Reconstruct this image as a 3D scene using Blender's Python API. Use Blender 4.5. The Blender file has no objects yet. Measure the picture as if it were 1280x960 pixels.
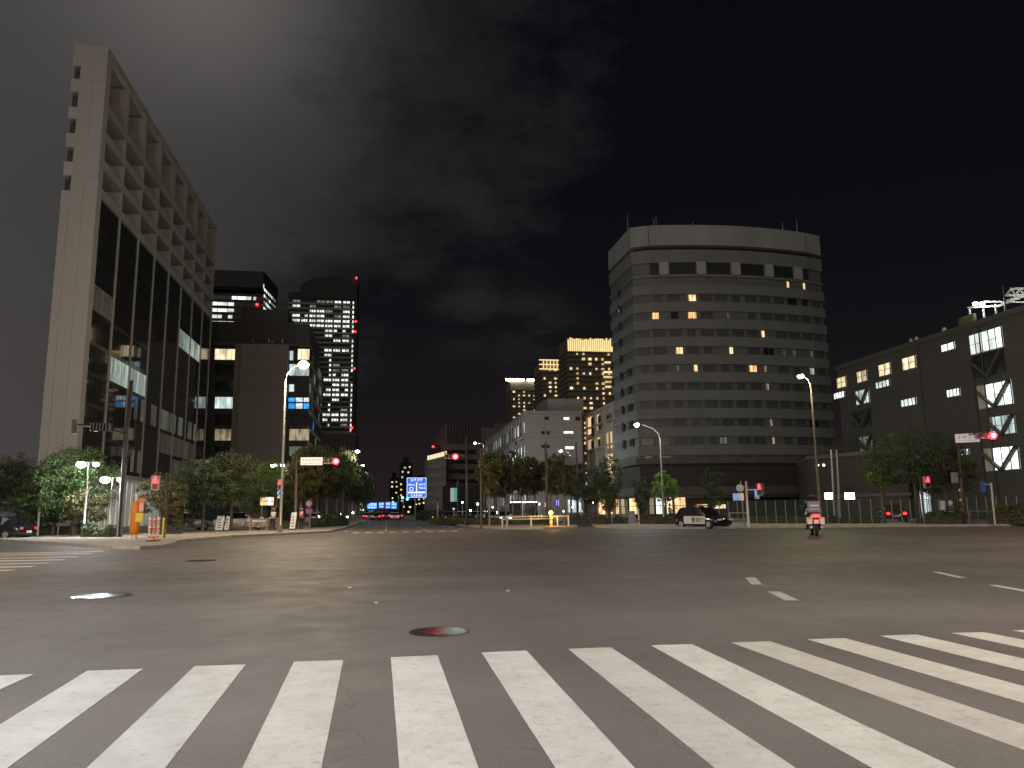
import bpy, math, random
import numpy as np
from mathutils import Vector, Matrix
PI = math.pi
S = bpy.context.scene
C = S.collection
rnd = random.Random(7)

# ------------------------------------------------------------------ camera
FOC, PITCH, ROLL, YAW, EYE = 960.0, 0.16375858, -0.0125, 0.16108901, 1.4320747
def level(x, y, f):
    v = (x, f*math.cos(PITCH) - y*math.sin(PITCH), f*math.sin(PITCH) + y*math.cos(PITCH))
    c, s = math.cos(YAW), math.sin(YAW)
    return Vector((v[0]*c + v[1]*s, -v[0]*s + v[1]*c, v[2]))
cr, sr = math.cos(ROLL), math.sin(ROLL)
def ray(px, py):
    x, y = px - 640, 480 - py
    return level(x*cr - y*sr, x*sr + y*cr, FOC)
cam_d = bpy.data.cameras.new('camera'); cam = bpy.data.objects.new('camera', cam_d); C.objects.link(cam)
R_, U_, F_ = level(cr, sr, 0), level(-sr, cr, 0), level(0, 0, 1)
cam.matrix_world = Matrix(((R_.x, U_.x, -F_.x, 0), (R_.y, U_.y, -F_.y, 0), (R_.z, U_.z, -F_.z, EYE), (0, 0, 0, 1)))
cam_d.sensor_width = 36; cam_d.lens = 36*FOC/1280; cam_d.clip_start = .1; cam_d.clip_end = 6000
S.camera = cam
S.view_settings.view_transform = 'Standard'; S.view_settings.look = 'None'
S.view_settings.exposure = 0; S.view_settings.gamma = 1
S.render.engine = 'CYCLES'
S.cycles.use_denoising = True
S.cycles.max_bounces = 5; S.cycles.diffuse_bounces = 2; S.cycles.glossy_bounces = 3
S.cycles.transmission_bounces = 3; S.cycles.transparent_max_bounces = 6
S.cycles.sample_clamp_indirect = 3; S.cycles.caustics_reflective = False; S.cycles.caustics_refractive = False

# photo points carried into the world: on the ground, on a level, on a plane
def at_z(px, py, z=0.0):
    d = ray(px, py); t = (z - EYE)/d.z; return Vector((d.x*t, d.y*t, z))
def at_x(px, py, x):
    d = ray(px, py); t = x/d.x; return Vector((x, d.y*t, EYE + d.z*t))
def at_y(px, py, y):
    d = ray(px, py); t = y/d.y; return Vector((d.x*t, y, EYE + d.z*t))
def at_dist(px, py, dist):
    d = ray(px, py); t = dist/math.hypot(d.x, d.y); return Vector((d.x*t, d.y*t, EYE + d.z*t))

# ------------------------------------------------------------------ world: night sky with lit cloud
W = bpy.data.worlds.new('World'); S.world = W; W.use_nodes = True
def build_world():
    nt = W.node_tree; N = nt.nodes; L = nt.links; N.clear()
    out = N.new('ShaderNodeOutputWorld'); bg = N.new('ShaderNodeBackground')
    tc = N.new('ShaderNodeTexCoord')
    def mth(op, a, b=None, clamp=False):
        n = N.new('ShaderNodeMath'); n.operation = op; n.use_clamp = clamp
        for i, v in enumerate((a, b)):
            if v is None: continue
            if isinstance(v, (int, float)): n.inputs[i].default_value = v
            else: L.new(v, n.inputs[i])
        return n.outputs[0]
    def noise(scale, detail, rough, mapscale=(1, 1, 1), loc=(0, 0, 0)):
        mp = N.new('ShaderNodeMapping'); mp.inputs['Scale'].default_value = mapscale; mp.inputs['Location'].default_value = loc
        L.new(tc.outputs['Generated'], mp.inputs[0])
        n = N.new('ShaderNodeTexNoise'); n.inputs['Scale'].default_value = scale
        n.inputs['Detail'].default_value = detail; n.inputs['Roughness'].default_value = rough
        L.new(mp.outputs[0], n.inputs['Vector']); return n.outputs[0]
    def dot(v):
        n = N.new('ShaderNodeVectorMath'); n.operation = 'DOT_PRODUCT'; n.inputs[1].default_value = v
        L.new(tc.outputs['Generated'], n.inputs[0]); return n.outputs['Value']
    # cloud bank to the west (left), open sky to the east (right)
    west = mth('MULTIPLY', dot((-.96, -.28, .0)), 1.0)
    east_edge = mth('ADD', west, .43)
    cover = mth('MULTIPLY', east_edge, 1.9)
    big = mth('SUBTRACT', noise(3.4, 10, .64, (1, 1, 1.9), (5.3, 2.7, 1.2)), .5)
    cov = mth('ADD', cover, mth('MULTIPLY', big, 1.6))
    low = mth('MULTIPLY', mth('SUBTRACT', mth('SUBTRACT', .40, dot((0, 0, 1))), mth('MULTIPLY', mth('MAXIMUM', mth('SUBTRACT', west, -.10), 0.0), 1.6)), 2.6)      # thinner toward the horizon
    cov = mth('SUBTRACT', cov, mth('MAXIMUM', low, 0.0))
    cov = mth('MULTIPLY', mth('ADD', cov, .08), 1.6, True)
    lum = mth('MULTIPLY', mth('ADD', mth('MULTIPLY', noise(5, 5, .6, (1, 1, 2)), .5), .75), .022)
    # the cloud is lit brighter by the city to the west
    glow = mth('ADD', mth('MULTIPLY', mth('MAXIMUM', mth('SUBTRACT', west, -.22), 0.0), .075), lum)
    top = Vector(ray(255, -40)).normalized()
    patch = mth('POWER', mth('MAXIMUM', dot(tuple(top)), 0.0), 110)        # bright spot put into the cloud in place of windscreen glare
    glow = mth('ADD', glow, mth('MULTIPLY', patch, .08))
    # a thin streak of cloud low over the middle
    w1, w2 = [Vector(ray(*q)).normalized() for q in ((585, 388), (665, 412))]
    wisp = mth('MAXIMUM', mth('POWER', mth('MAXIMUM', dot(tuple(w1)), 0.0), 900), mth('POWER', mth('MAXIMUM', dot(tuple(w2)), 0.0), 700))
    wisp = mth('MULTIPLY', wisp, mth('MULTIPLY', mth('SUBTRACT', noise(5.5, 8, .6, (1, 1, 3.5), (1.3, .2, .6)), .40), 3.2, True))
    cov = mth('MAXIMUM', cov, mth('MULTIPLY', wisp, .75))
    cc = N.new('ShaderNodeVectorMath'); cc.operation = 'SCALE'; cc.inputs[0].default_value = (1, .93, .87)
    L.new(mth('MULTIPLY', glow, cov), cc.inputs['Scale'])
    # clear night sky: a dim scattered gradient, warmer near the horizon
    sky = N.new('ShaderNodeTexSky'); sky.sky_type = 'NISHITA'; sky.sun_disc = False
    sky.sun_elevation = math.radians(3); sky.sun_rotation = math.radians(200)
    sc = N.new('ShaderNodeVectorMath'); sc.operation = 'SCALE'; sc.inputs['Scale'].default_value = .0006
    L.new(sky.outputs[0], sc.inputs[0])
    hz = mth('POWER', mth('SUBTRACT', 1.0, mth('ABSOLUTE', dot((0, 0, 1)))), 7)
    hv = N.new('ShaderNodeVectorMath'); hv.operation = 'SCALE'; hv.inputs[0].default_value = (.0170, .0108, .0112)
    L.new(hz, hv.inputs['Scale'])
    base = N.new('ShaderNodeVectorMath'); base.inputs[1].default_value = (.0022, .0026, .0042)
    L.new(sc.outputs[0], base.inputs[0])
    a1 = N.new('ShaderNodeVectorMath'); L.new(base.outputs[0], a1.inputs[0]); L.new(hv.outputs[0], a1.inputs[1])
    a2 = N.new('ShaderNodeVectorMath'); L.new(a1.outputs[0], a2.inputs[0]); L.new(cc.outputs[0], a2.inputs[1])
    L.new(a2.outputs[0], bg.inputs['Color']); bg.inputs['Strength'].default_value = 1
    L.new(bg.outputs[0], out.inputs['Surface'])
build_world()

# city skyglow / moonlight: one weak broad sun from behind the camera
sun_d = bpy.data.lights.new('sun', 'SUN'); sun_d.energy = .24; sun_d.angle = math.radians(25); sun_d.color = (1, .965, .92)
sun = bpy.data.objects.new('sun', sun_d); C.objects.link(sun)
sun.rotation_euler = Vector((.30, .80, -.42)).to_track_quat('-Z', 'Y').to_euler()

# ------------------------------------------------------------------ materials
MATS = {}
def mat(name, col, rough=.7, metal=0.0, var=.16, scale=3.0, bump=0.0, bscale=50.0, stretch=(1, 1, 1), spec=.5, trans=0.0):
    if name in MATS: return MATS[name]
    m = bpy.data.materials.new(name); MATS[name] = m; m.use_nodes = True
    nt = m.node_tree; N = nt.nodes; L = nt.links; b = N['Principled BSDF']
    tc = N.new('ShaderNodeTexCoord'); mp = N.new('ShaderNodeMapping'); mp.inputs['Scale'].default_value = stretch
    L.new(tc.outputs['Object'], mp.inputs[0])
    n = N.new('ShaderNodeTexNoise'); n.inputs['Scale'].default_value = scale; n.inputs['Detail'].default_value = 6
    n.inputs['Roughness'].default_value = .65; L.new(mp.outputs[0], n.inputs['Vector'])
    r = N.new('ShaderNodeValToRGB'); r.color_ramp.elements[0].position = .3; r.color_ramp.elements[1].position = .7
    r.color_ramp.elements[0].color = [c*(1-var) for c in col] + [1]; r.color_ramp.elements[1].color = [min(1, c*(1+var)) for c in col] + [1]
    L.new(n.outputs[0], r.inputs[0]); L.new(r.outputs[0], b.inputs['Base Color'])
    b.inputs['Roughness'].default_value = rough; b.inputs['Metallic'].default_value = metal
    b.inputs['Specular IOR Level'].default_value = spec
    if bump:
        n2 = N.new('ShaderNodeTexNoise'); n2.inputs['Scale'].default_value = bscale; n2.inputs['Detail'].default_value = 4
        L.new(mp.outputs[0], n2.inputs['Vector'])
        bp = N.new('ShaderNodeBump'); bp.inputs['Strength'].default_value = bump; bp.inputs['Distance'].default_value = .02
        L.new(n2.outputs[0], bp.inputs['Height']); L.new(bp.outputs[0], b.inputs['Normal'])
    return m
def emis(name, col, strength, blind=0.0, scale=(3, 3, .6)):
    """lit surface; blind>0 breaks it up into lighter and darker slats of curtain and ceiling"""
    if name in MATS: return MATS[name]
    m = bpy.data.materials.new(name); MATS[name] = m; m.use_nodes = True
    nt = m.node_tree; N = nt.nodes; L = nt.links; b = N['Principled BSDF']
    b.inputs['Base Color'].default_value = [c*.25 for c in col] + [1]; b.inputs['Roughness'].default_value = .25
    b.inputs['Emission Color'].default_value = list(col) + [1]; b.inputs['Emission Strength'].default_value = strength
    if blind:
        tc = N.new('ShaderNodeTexCoord'); mp = N.new('ShaderNodeMapping'); mp.inputs['Scale'].default_value = scale
        oi = N.new('ShaderNodeObjectInfo'); ad = N.new('ShaderNodeVectorMath')
        L.new(tc.outputs['Object'], mp.inputs[0]); L.new(mp.outputs[0], ad.inputs[0])
        ml = N.new('ShaderNodeMath'); ml.operation = 'MULTIPLY'; ml.inputs[1].default_value = 60
        L.new(oi.outputs['Random'], ml.inputs[0]); L.new(ml.outputs[0], ad.inputs[1])
        n = N.new('ShaderNodeTexNoise'); n.inputs['Scale'].default_value = 1.3; n.inputs['Detail'].default_value = 3
        L.new(ad.outputs[0], n.inputs['Vector'])
        mr = N.new('ShaderNodeMapRange'); mr.inputs['From Min'].default_value = .36; mr.inputs['From Max'].default_value = .64
        mr.inputs['To Min'].default_value = strength*(1-blind); mr.inputs['To Max'].default_value = strength*(1+.35*blind)
        L.new(n.outputs[0], mr.inputs[0])
        # each window its own brightness
        m2 = N.new('ShaderNodeMath'); m2.operation = 'MULTIPLY_ADD'; m2.inputs[1].default_value = .7; m2.inputs[2].default_value = .55
        L.new(oi.outputs['Random'], m2.inputs[0])
        m3 = N.new('ShaderNodeMath'); m3.operation = 'MULTIPLY'; L.new(mr.outputs[0], m3.inputs[0]); L.new(m2.outputs[0], m3.inputs[1])
        L.new(m3.outputs[0], b.inputs['Emission Strength'])
    return m

def asphalt(name='asphalt', base=(.125, .114, .105)):
    m = bpy.data.materials.new(name); m.use_nodes = True
    nt = m.node_tree; N = nt.nodes; L = nt.links; b = N['Principled BSDF']
    tc = N.new('ShaderNodeTexCoord')
    def noise(scale, detail, st, rough=.6):
        mp = N.new('ShaderNodeMapping'); mp.inputs['Scale'].default_value = st; L.new(tc.outputs['Object'], mp.inputs[0])
        n = N.new('ShaderNodeTexNoise'); n.inputs['Scale'].default_value = scale; n.inputs['Detail'].default_value = detail
        n.inputs['Roughness'].default_value = rough; L.new(mp.outputs[0], n.inputs['Vector']); return n.outputs[0]
    def rng(v, a, c, lo, hi):
        r = N.new('ShaderNodeMapRange'); r.inputs['From Min'].default_value = a; r.inputs['From Max'].default_value = c
        r.inputs['To Min'].default_value = lo; r.inputs['To Max'].default_value = hi; L.new(v, r.inputs[0]); return r.outputs[0]
    def mul(a, c):
        n = N.new('ShaderNodeMath'); n.operation = 'MULTIPLY'; L.new(a, n.inputs[0]); L.new(c, n.inputs[1]); return n.outputs[0]
    patch = rng(noise(.22, 4, (1, 1, 1)), .35, .65, .84, 1.12)
    tracks = rng(noise(1.0, 1, (.05, .28, 1)), .38, .62, .88, 1.08)          # wheel tracks of the crossing street
    tracks2 = rng(noise(1.0, 2, (.40, .05, 1)), .40, .60, .92, 1.05)
    grit = rng(noise(90, 3, (1, 1, 1), .8), .32, .68, .62, 1.36)
    grit2 = rng(noise(28, 3, (1, 1, 1), .75), .35, .65, .86, 1.13)
    vo = N.new('ShaderNodeTexVoronoi'); vo.feature = 'DISTANCE_TO_EDGE'; vo.inputs['Scale'].default_value = .33
    mp = N.new('ShaderNodeMapping'); L.new(tc.outputs['Object'], mp.inputs[0])
    wn = N.new('ShaderNodeTexNoise'); wn.inputs['Scale'].default_value = 1.6; wn.inputs['Detail'].default_value = 5
    L.new(mp.outputs[0], wn.inputs['Vector'])
    ad = N.new('ShaderNodeVectorMath'); L.new(mp.outputs[0], ad.inputs[0]); L.new(wn.outputs['Color'], ad.inputs[1]); L.new(ad.outputs[0], vo.inputs['Vector'])
    crack = rng(vo.outputs['Distance'], 0.0, .006, .78, 1.0)
    v = mul(mul(mul(patch, tracks), mul(grit, grit2)), mul(tracks2, crack))
    sc = N.new('ShaderNodeVectorMath'); sc.operation = 'SCALE'; sc.inputs[0].default_value = base; L.new(v, sc.inputs['Scale'])
    L.new(sc.outputs[0], b.inputs['Base Color'])
    L.new(rng(noise(1.2, 3, (1, 1, 1)), .35, .65, .58, .74), b.inputs['Roughness']); b.inputs['Specular IOR Level'].default_value = .35
    bp = N.new('ShaderNodeBump'); bp.inputs['Strength'].default_value = .45; bp.inputs['Distance'].default_value = .006
    L.new(noise(110, 3, (1, 1, 1), .8), bp.inputs['Height']); L.new(bp.outputs[0], b.inputs['Normal'])
    MATS[name] = m; return m
asphalt()
def paint():
    m = bpy.data.materials.new('road_paint'); m.use_nodes = True
    nt = m.node_tree; N = nt.nodes; L = nt.links; b = N['Principled BSDF']
    tc = N.new('ShaderNodeTexCoord'); oi = N.new('ShaderNodeObjectInfo')
    ml = N.new('ShaderNodeMath'); ml.operation = 'MULTIPLY'; ml.inputs[1].default_value = 40; L.new(oi.outputs['Random'], ml.inputs[0])
    ad = N.new('ShaderNodeVectorMath'); L.new(tc.outputs['Object'], ad.inputs[0]); L.new(ml.outputs[0], ad.inputs[1])
    def noise(s, d, r):
        n = N.new('ShaderNodeTexNoise'); n.inputs['Scale'].default_value = s; n.inputs['Detail'].default_value = d
        n.inputs['Roughness'].default_value = r; L.new(ad.outputs[0], n.inputs['Vector']); return n.outputs[0]
    def ramp(v, p0, p1, c0, c1):
        r = N.new('ShaderNodeValToRGB'); r.color_ramp.elements[0].position = p0; r.color_ramp.elements[1].position = p1
        r.color_ramp.elements[0].color = (*c0, 1); r.color_ramp.elements[1].color = (*c1, 1); L.new(v, r.inputs[0]); return r.outputs[0]
    def mix(a, c, mode='MULTIPLY'):
        n = N.new('ShaderNodeMix'); n.data_type = 'RGBA'; n.blend_type = mode; n.inputs['Factor'].default_value = 1
        L.new(a, n.inputs['A']); L.new(c, n.inputs['B']); return n.outputs['Result']
    c = mix(ramp(noise(2.2, 7, .7), .36, .62, (.46, .445, .42), (.56, .55, .525)),
            ramp(noise(11, 8, .8), .34, .47, (.70, .68, .65), (1, 1, 1)))
    c = mix(c, ramp(oi.outputs['Random'], .15, .85, (.80, .79, .77), (1, 1, 1)))
    c = mix(c, ramp(noise(70, 4, .8), .30, .46, (.66, .64, .60), (1, 1, 1)))
    c = mix(c, ramp(noise(4.5, 10, .85), .32, .36, (.42, .40, .38), (1, 1, 1)))      # chips down to the asphalt
    L.new(c, b.inputs['Base Color']); b.inputs['Roughness'].default_value = .6
    bp = N.new('ShaderNodeBump'); bp.inputs['Strength'].default_value = .3; bp.inputs['Distance'].default_value = .004
    L.new(noise(60, 4, .7), bp.inputs['Height']); L.new(bp.outputs[0], b.inputs['Normal'])
    MATS['road_paint'] = m; return m
paint()
M = MATS
mat('pavement', (.33, .29, .255), .85, var=.22, scale=1.2, bump=.4, bscale=14)
mat('kerb', (.34, .32, .29), .85, var=.2, scale=2, bump=.4, bscale=20)
mat('soil', (.05, .045, .03), .95, var=.4, scale=2)
mat('grass', (.05, .075, .022), .9, var=.5, scale=3)
mat('hedge', (.035, .06, .02), .8, var=.5, scale=1.6)
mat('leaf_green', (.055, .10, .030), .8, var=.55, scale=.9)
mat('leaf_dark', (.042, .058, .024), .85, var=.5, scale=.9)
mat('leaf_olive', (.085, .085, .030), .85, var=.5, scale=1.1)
mat('leaf_lit', (.12, .22, .035), .7, var=.4, scale=1.1)  # lighter leaf copy for lit trees, lamplight put into the colour
mat('bark', (.09, .07, .05), .9, var=.35, scale=6, bump=.5, bscale=30, stretch=(1, 1, .2))
mat('bark_pale', (.28, .24, .19), .9, var=.3, scale=6, bump=.4, bscale=30, stretch=(1, 1, .2))
mat('wall_stone', (.42, .405, .38), .8, var=.10, scale=.5, bump=.15, bscale=6, stretch=(1, 1, .35))
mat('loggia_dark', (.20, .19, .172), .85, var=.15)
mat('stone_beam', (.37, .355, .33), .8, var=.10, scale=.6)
mat('soffit_panel', (.5, .48, .45), .6, var=.06)
mat('core_dark', (.05, .048, .046), .6, var=.2)
mat('glass_dark', (.030, .032, .030), .045, var=.25, scale=.3, spec=.9)
mat('glass_dull', (.020, .022, .023), .12, var=.4, scale=.5, spec=.7)
mat('mullion', (.05, .048, .045), .45, metal=.3)
mat('concrete_brown', (.20, .17, .147), .8, var=.12, scale=.4, stretch=(1, 1, .3))
mat('concrete_dark', (.045, .040, .036), .8, var=.2, scale=.5)
mat('louvre', (.055, .050, .046), .6, var=.15)
mat('tower_light', (.172, .174, .166), .75, var=.10, scale=.35, stretch=(1, 1, .3))
mat('tower_band', (.125, .125, .118), .65, var=.14, scale=.5)
mat('band_glass', (.075, .075, .070), .22, var=.3, scale=.6, spec=.6)
mat('tower_pier', (.34, .33, .31), .7, var=.08)
mat('tower_parapet', (.29, .29, .28), .75, var=.12, scale=.3, stretch=(1, 1, .2))
mat('fascia_brown', (.10, .09, .08), .8)
mat('tower_brown', (.045, .038, .032), .8, var=.15)
mat('school_wall', (.060, .057, .053), .85, var=.14, scale=.35)
mat('white_wall', (.30, .27, .255), .8, var=.08, scale=.3)
mat('cream_wall', (.40, .36, .31), .8, var=.08, scale=.4)
mat('far_dark', (.035, .033, .034), .7, var=.3, scale=.1)
mat('far_grey', (.30, .285, .27), .7, var=.2, scale=.1)
mat('red_lit_wall', (.16, .115, .105), .7, var=.15)  # red light falling on these walls is put into the colour
mat('white_metal', (.62, .60, .57), .4, var=.1, scale=5)
mat('grey_metal', (.22, .21, .20), .45, metal=.4, var=.2, scale=5)
mat('galv', (.40, .39, .37), .45, metal=.5, var=.2, scale=8)
mat('dark_metal', (.035, .033, .032), .5, metal=.2, var=.2, scale=5)
mat('brown_pole', (.085, .062, .046), .6, var=.2, scale=5)
mat('black_plastic', (.015, .015, .016), .45, var=.2)
mat('tyre', (.018, .018, .018), .85, var=.2)
mat('car_black', (.012, .012, .014), .18, var=.1, spec=.8)
mat('car_white', (.72, .72, .71), .25, var=.03)
mat('car_grey', (.16, .16, .17), .3, metal=.4, var=.05)
mat('car_silver', (.45, .45, .46), .3, metal=.5, var=.05)
mat('car_glass', (.012, .014, .016), .06, spec=.9)
mat('wood', (.24, .17, .11), .75, var=.3, scale=6, stretch=(.2, 1, 1))
mat('orange', (.75, .24, .02), .6, var=.12)
mat('yellow', (.80, .60, .06), .6, var=.08)
mat('pink', (.80, .42, .44), .5, var=.08)
mat('sign_white', (.72, .70, .68), .5, var=.04)
mat('sign_red', (.60, .04, .04), .5, var=.05)
mat('sign_blue', (.04, .14, .50), .5, var=.05)
mat('letter_dark', (.06, .06, .09), .6, var=.05)
mat('fence_green', (.022, .042, .030), .6, var=.2)
mat('iron', (.26, .24, .23), .20, metal=.95, var=.35, scale=14, bump=.16, bscale=22)
mat('skin', (.42, .26, .19), .6, var=.05)
mat('cloth_white', (.55, .53, .51), .9, var=.1)
mat('cloth_dark', (.022, .022, .026), .85, var=.2)
mat('bag_grey', (.22, .23, .26), .7, var=.12)
mat('wood_dark', (.035, .022, .016), .7)
emis('lit_warm', (1, .66, .34), 1.7, .55)
emis('lit_orange', (1, .58, .25), 1.5, .45)
emis('lit_yellow', (1, .80, .50), 1.35, .55)
emis('lit_white', (.90, 1, .93), 1.7, .55)
emis('lit_cool', (.72, .88, .86), 1.15, .6)
emis('lit_green', (.56, .70, .60), .55, .75, (5, 5, .35))
emis('lit_dim', (.50, .52, .40), .15, .95, (6, 6, .35))
emis('lit_faint', (.50, .48, .36), .07, .95, (7, 7, .4))
emis('lit_office', (.93, 1, .88), 1.35, .5, (.5, .5, .5))
emis('lit_office_dim', (.85, .88, .70), .28, .7, (.5, .5, .5))
emis('lit_lobby', (.96, 1, .94), 1.0, .5, (1.5, 1.5, .3))
emis('lit_shop', (1, .62, .30), 1.9, .6, (2, 2, 1.5))
emis('gold', (1, .66, .30), 1.25)
emis('gold_soft', (1, .70, .36), 1.15, .35)
emis('gold_glow', (1, .56, .20), .16, .5)
mat('far_brown', (.20, .165, .12), .8, var=.2, scale=.2)
emis('signal_red', (1, .012, .02), 16)
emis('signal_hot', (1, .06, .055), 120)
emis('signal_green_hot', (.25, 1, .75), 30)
emis('signal_green', (.03, .95, .62), 9)
emis('tail_red', (1, .02, .018), 9)
emis('amber', (1, .50, .05), 18)
emis('head_white', (1, .97, .90), 14)
emis('lamp_white', (.92, 1, .98), 30)
emis('lamp_warm', (1, .80, .50), 40)
emis('lamp_yellow', (.95, 1, .50), 30)
emis('sign_lit_white', (1, .80, .66), .85)
emis('sign_lit_grey', (.95, .85, .80), .34)
emis('sign_lit_blue', (.035, .16, .85), .85)
emis('sign_far_blue', (.10, .38, 1), 1.0)
emis('sign_glyph', (.72, .82, 1), 1.5)
emis('screen_blue', (.03, .42, 1), 1.3, .4, (1.5, 1.5, 1.5))
emis('screen_white', (.75, .90, 1), 1.3, .4, (1.5, 1.5, 1.5))
emis('turquoise', (.10, .62, .48), .5)
emis('purple_light', (.25, .22, 1), 3)
emis('board_yellow', (1, .80, .35), .9)

# ------------------------------------------------------------------ mesh builder
class MB:
    def __init__(s): s.v = []; s.f = []; s.smooth = False
    def add(s, vs, fs):
        o = len(s.v); s.v += [tuple(p) for p in vs]; s.f += [tuple(i+o for i in f) for f in fs]; return s
    def box(s, x0, y0, z0, x1, y1, z1):
        if x0 > x1: x0, x1 = x1, x0
        if y0 > y1: y0, y1 = y1, y0
        if z0 > z1: z0, z1 = z1, z0
        return s.add([(x0,y0,z0),(x1,y0,z0),(x1,y1,z0),(x0,y1,z0),(x0,y0,z1),(x1,y0,z1),(x1,y1,z1),(x0,y1,z1)],
                     [(0,3,2,1),(4,5,6,7),(0,1,5,4),(1,2,6,5),(2,3,7,6),(3,0,4,7)])
    def cbox(s, x, y, z, w, d, h):   # centred in x,y ; z is the bottom
        return s.box(x-w/2, y-d/2, z, x+w/2, y+d/2, z+h)
    def tube(s, pts, r, n=8, cap=True):
        pts = [Vector(p) for p in pts]; rs = r if isinstance(r, (list, tuple)) else [r]*len(pts)
        o = len(s.v); up = Vector((0, 0, 1))
        for i, p in enumerate(pts):
            d = (pts[min(i+1, len(pts)-1)] - pts[max(i-1, 0)]).normalized()
            a = d.cross(up)
            if a.length < .05: a = d.cross(Vector((1, 0, 0)))
            a.normalize(); b = d.cross(a)
            for k in range(n):
                t = 2*PI*k/n; s.v.append(tuple(p + (a*math.cos(t) + b*math.sin(t))*rs[i]))
        for i in range(len(pts)-1):
            for k in range(n):
                k2 = (k+1) % n; s.f.append((o+i*n+k, o+i*n+k2, o+(i+1)*n+k2, o+(i+1)*n+k))
        if cap:
            s.f.append(tuple(o+k for k in range(n))); s.f.append(tuple(o+(len(pts)-1)*n+k for k in reversed(range(n))))
        return s
    def bar(s, a, b, w, h=None):
        """square bar from a to b"""
        a, b = Vector(a), Vector(b); h = h or w; d = (b-a).normalized(); u = d.cross(Vector((0, 0, 1)))
        if u.length < .05: u = Vector((1, 0, 0))
        u.normalize(); t = u.cross(d); vs = []
        for p in (a, b):
            for i, j in ((-1,-1),(1,-1),(1,1),(-1,1)): vs.append(p + u*(i*w/2) + t*(j*h/2))
        return s.add(vs, [(0,1,2,3),(7,6,5,4),(0,4,5,1),(1,5,6,2),(2,6,7,3),(3,7,4,0)])
    def prism(s, poly, z0, z1):
        n = len(poly)
        if sum(poly[i][0]*poly[(i+1)%n][1]-poly[(i+1)%n][0]*poly[i][1] for i in range(n)) < 0: poly = poly[::-1]
        return s.add([(x, y, z0) for x, y in poly] + [(x, y, z1) for x, y in poly],
            [tuple(reversed(range(n))), tuple(range(n, 2*n))] + [(i, (i+1)%n, n+(i+1)%n, n+i) for i in range(n)])
    def rings(s, rings, close=True):
        o = len(s.v); n = len(rings[0])
        for r in rings: s.v += [tuple(p) for p in r]
        for i in range(len(rings)-1):
            for k in range(n):
                k2 = (k+1) % n; s.f.append((o+i*n+k, o+i*n+k2, o+(i+1)*n+k2, o+(i+1)*n+k))
        if close:
            s.f.append(tuple(o+k for k in reversed(range(n)))); s.f.append(tuple(o+(len(rings)-1)*n+k for k in range(n)))
        return s
    def ball(s, c, r, n=10, m=7, sz=1.0):
        rg = []
        for j in range(1, m):
            t = PI*j/m; rg.append([(c[0]+r*math.sin(t)*math.cos(2*PI*k/n), c[1]+r*math.sin(t)*math.sin(2*PI*k/n), c[2]-r*sz*math.cos(t)) for k in range(n)])
        return s.rings(rg)
    def mesh(s, name, m, smooth=False):
        me = bpy.data.meshes.new(name); me.from_pydata(s.v, [], s.f); me.update()
        if m is not None: me.materials.append(MATS[m] if isinstance(m, str) else m)
        if smooth: me.polygons.foreach_set('use_smooth', [True]*len(me.polygons))
        return me
    def build(s, name, m, parent=None, smooth=False, loc=None, **props):
        return place(name, s.mesh(name, m, smooth), parent, loc, **props)
def place(name, me, parent=None, loc=None, rz=0.0, scale=None, **props):
    o = bpy.data.objects.new(name, me); C.objects.link(o)
    if parent is not None: o.parent = parent
    if loc is not None: o.location = loc
    if rz: o.rotation_euler.z = rz
    if scale is not None: o.scale = scale
    for k, v in props.items(): o[k] = v
    return o
def thing(name, label, cat, loc=(0, 0, 0), rz=0.0, group=None):
    o = bpy.data.objects.new(name, None); C.objects.link(o); o.location = loc; o.rotation_euler.z = rz
    o['label'] = label; o['category'] = cat
    if group: o['group'] = group
    return o
def tagged(o, label, cat, group=None):
    o['label'] = label; o['category'] = cat
    if group: o['group'] = group
    return o
def kids(): 
    d = {}
    for o in C.objects:
        if o.parent: d.setdefault(o.parent.name, []).append(o)
    return d
def copy_tree(o, parent=None, ch=None):
    if ch is None: ch = kids()
    c = o.copy(); C.objects.link(c)
    if parent is not None: c.parent = parent
    for k in ch.get(o.name, []): copy_tree(k, c, ch)
    return c
def lamp_light(loc, power, col, r=.12, kind='POINT', parent=None, spot=None, aim=None):
    d = bpy.data.lights.new('lamp_light', kind); d.energy = power; d.color = col
    if kind == 'AREA': d.shape = 'DISK'; d.size = r*2
    else: d.shadow_soft_size = r
    if spot: d.spot_size = math.radians(spot); d.spot_blend = .5
    o = bpy.data.objects.new('lamp_light', d); C.objects.link(o); o.location = loc
    if aim is not None: o.rotation_euler = Vector(aim).to_track_quat('-Z', 'Y').to_euler()
    if parent is not None: o.parent = parent
    return o

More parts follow.
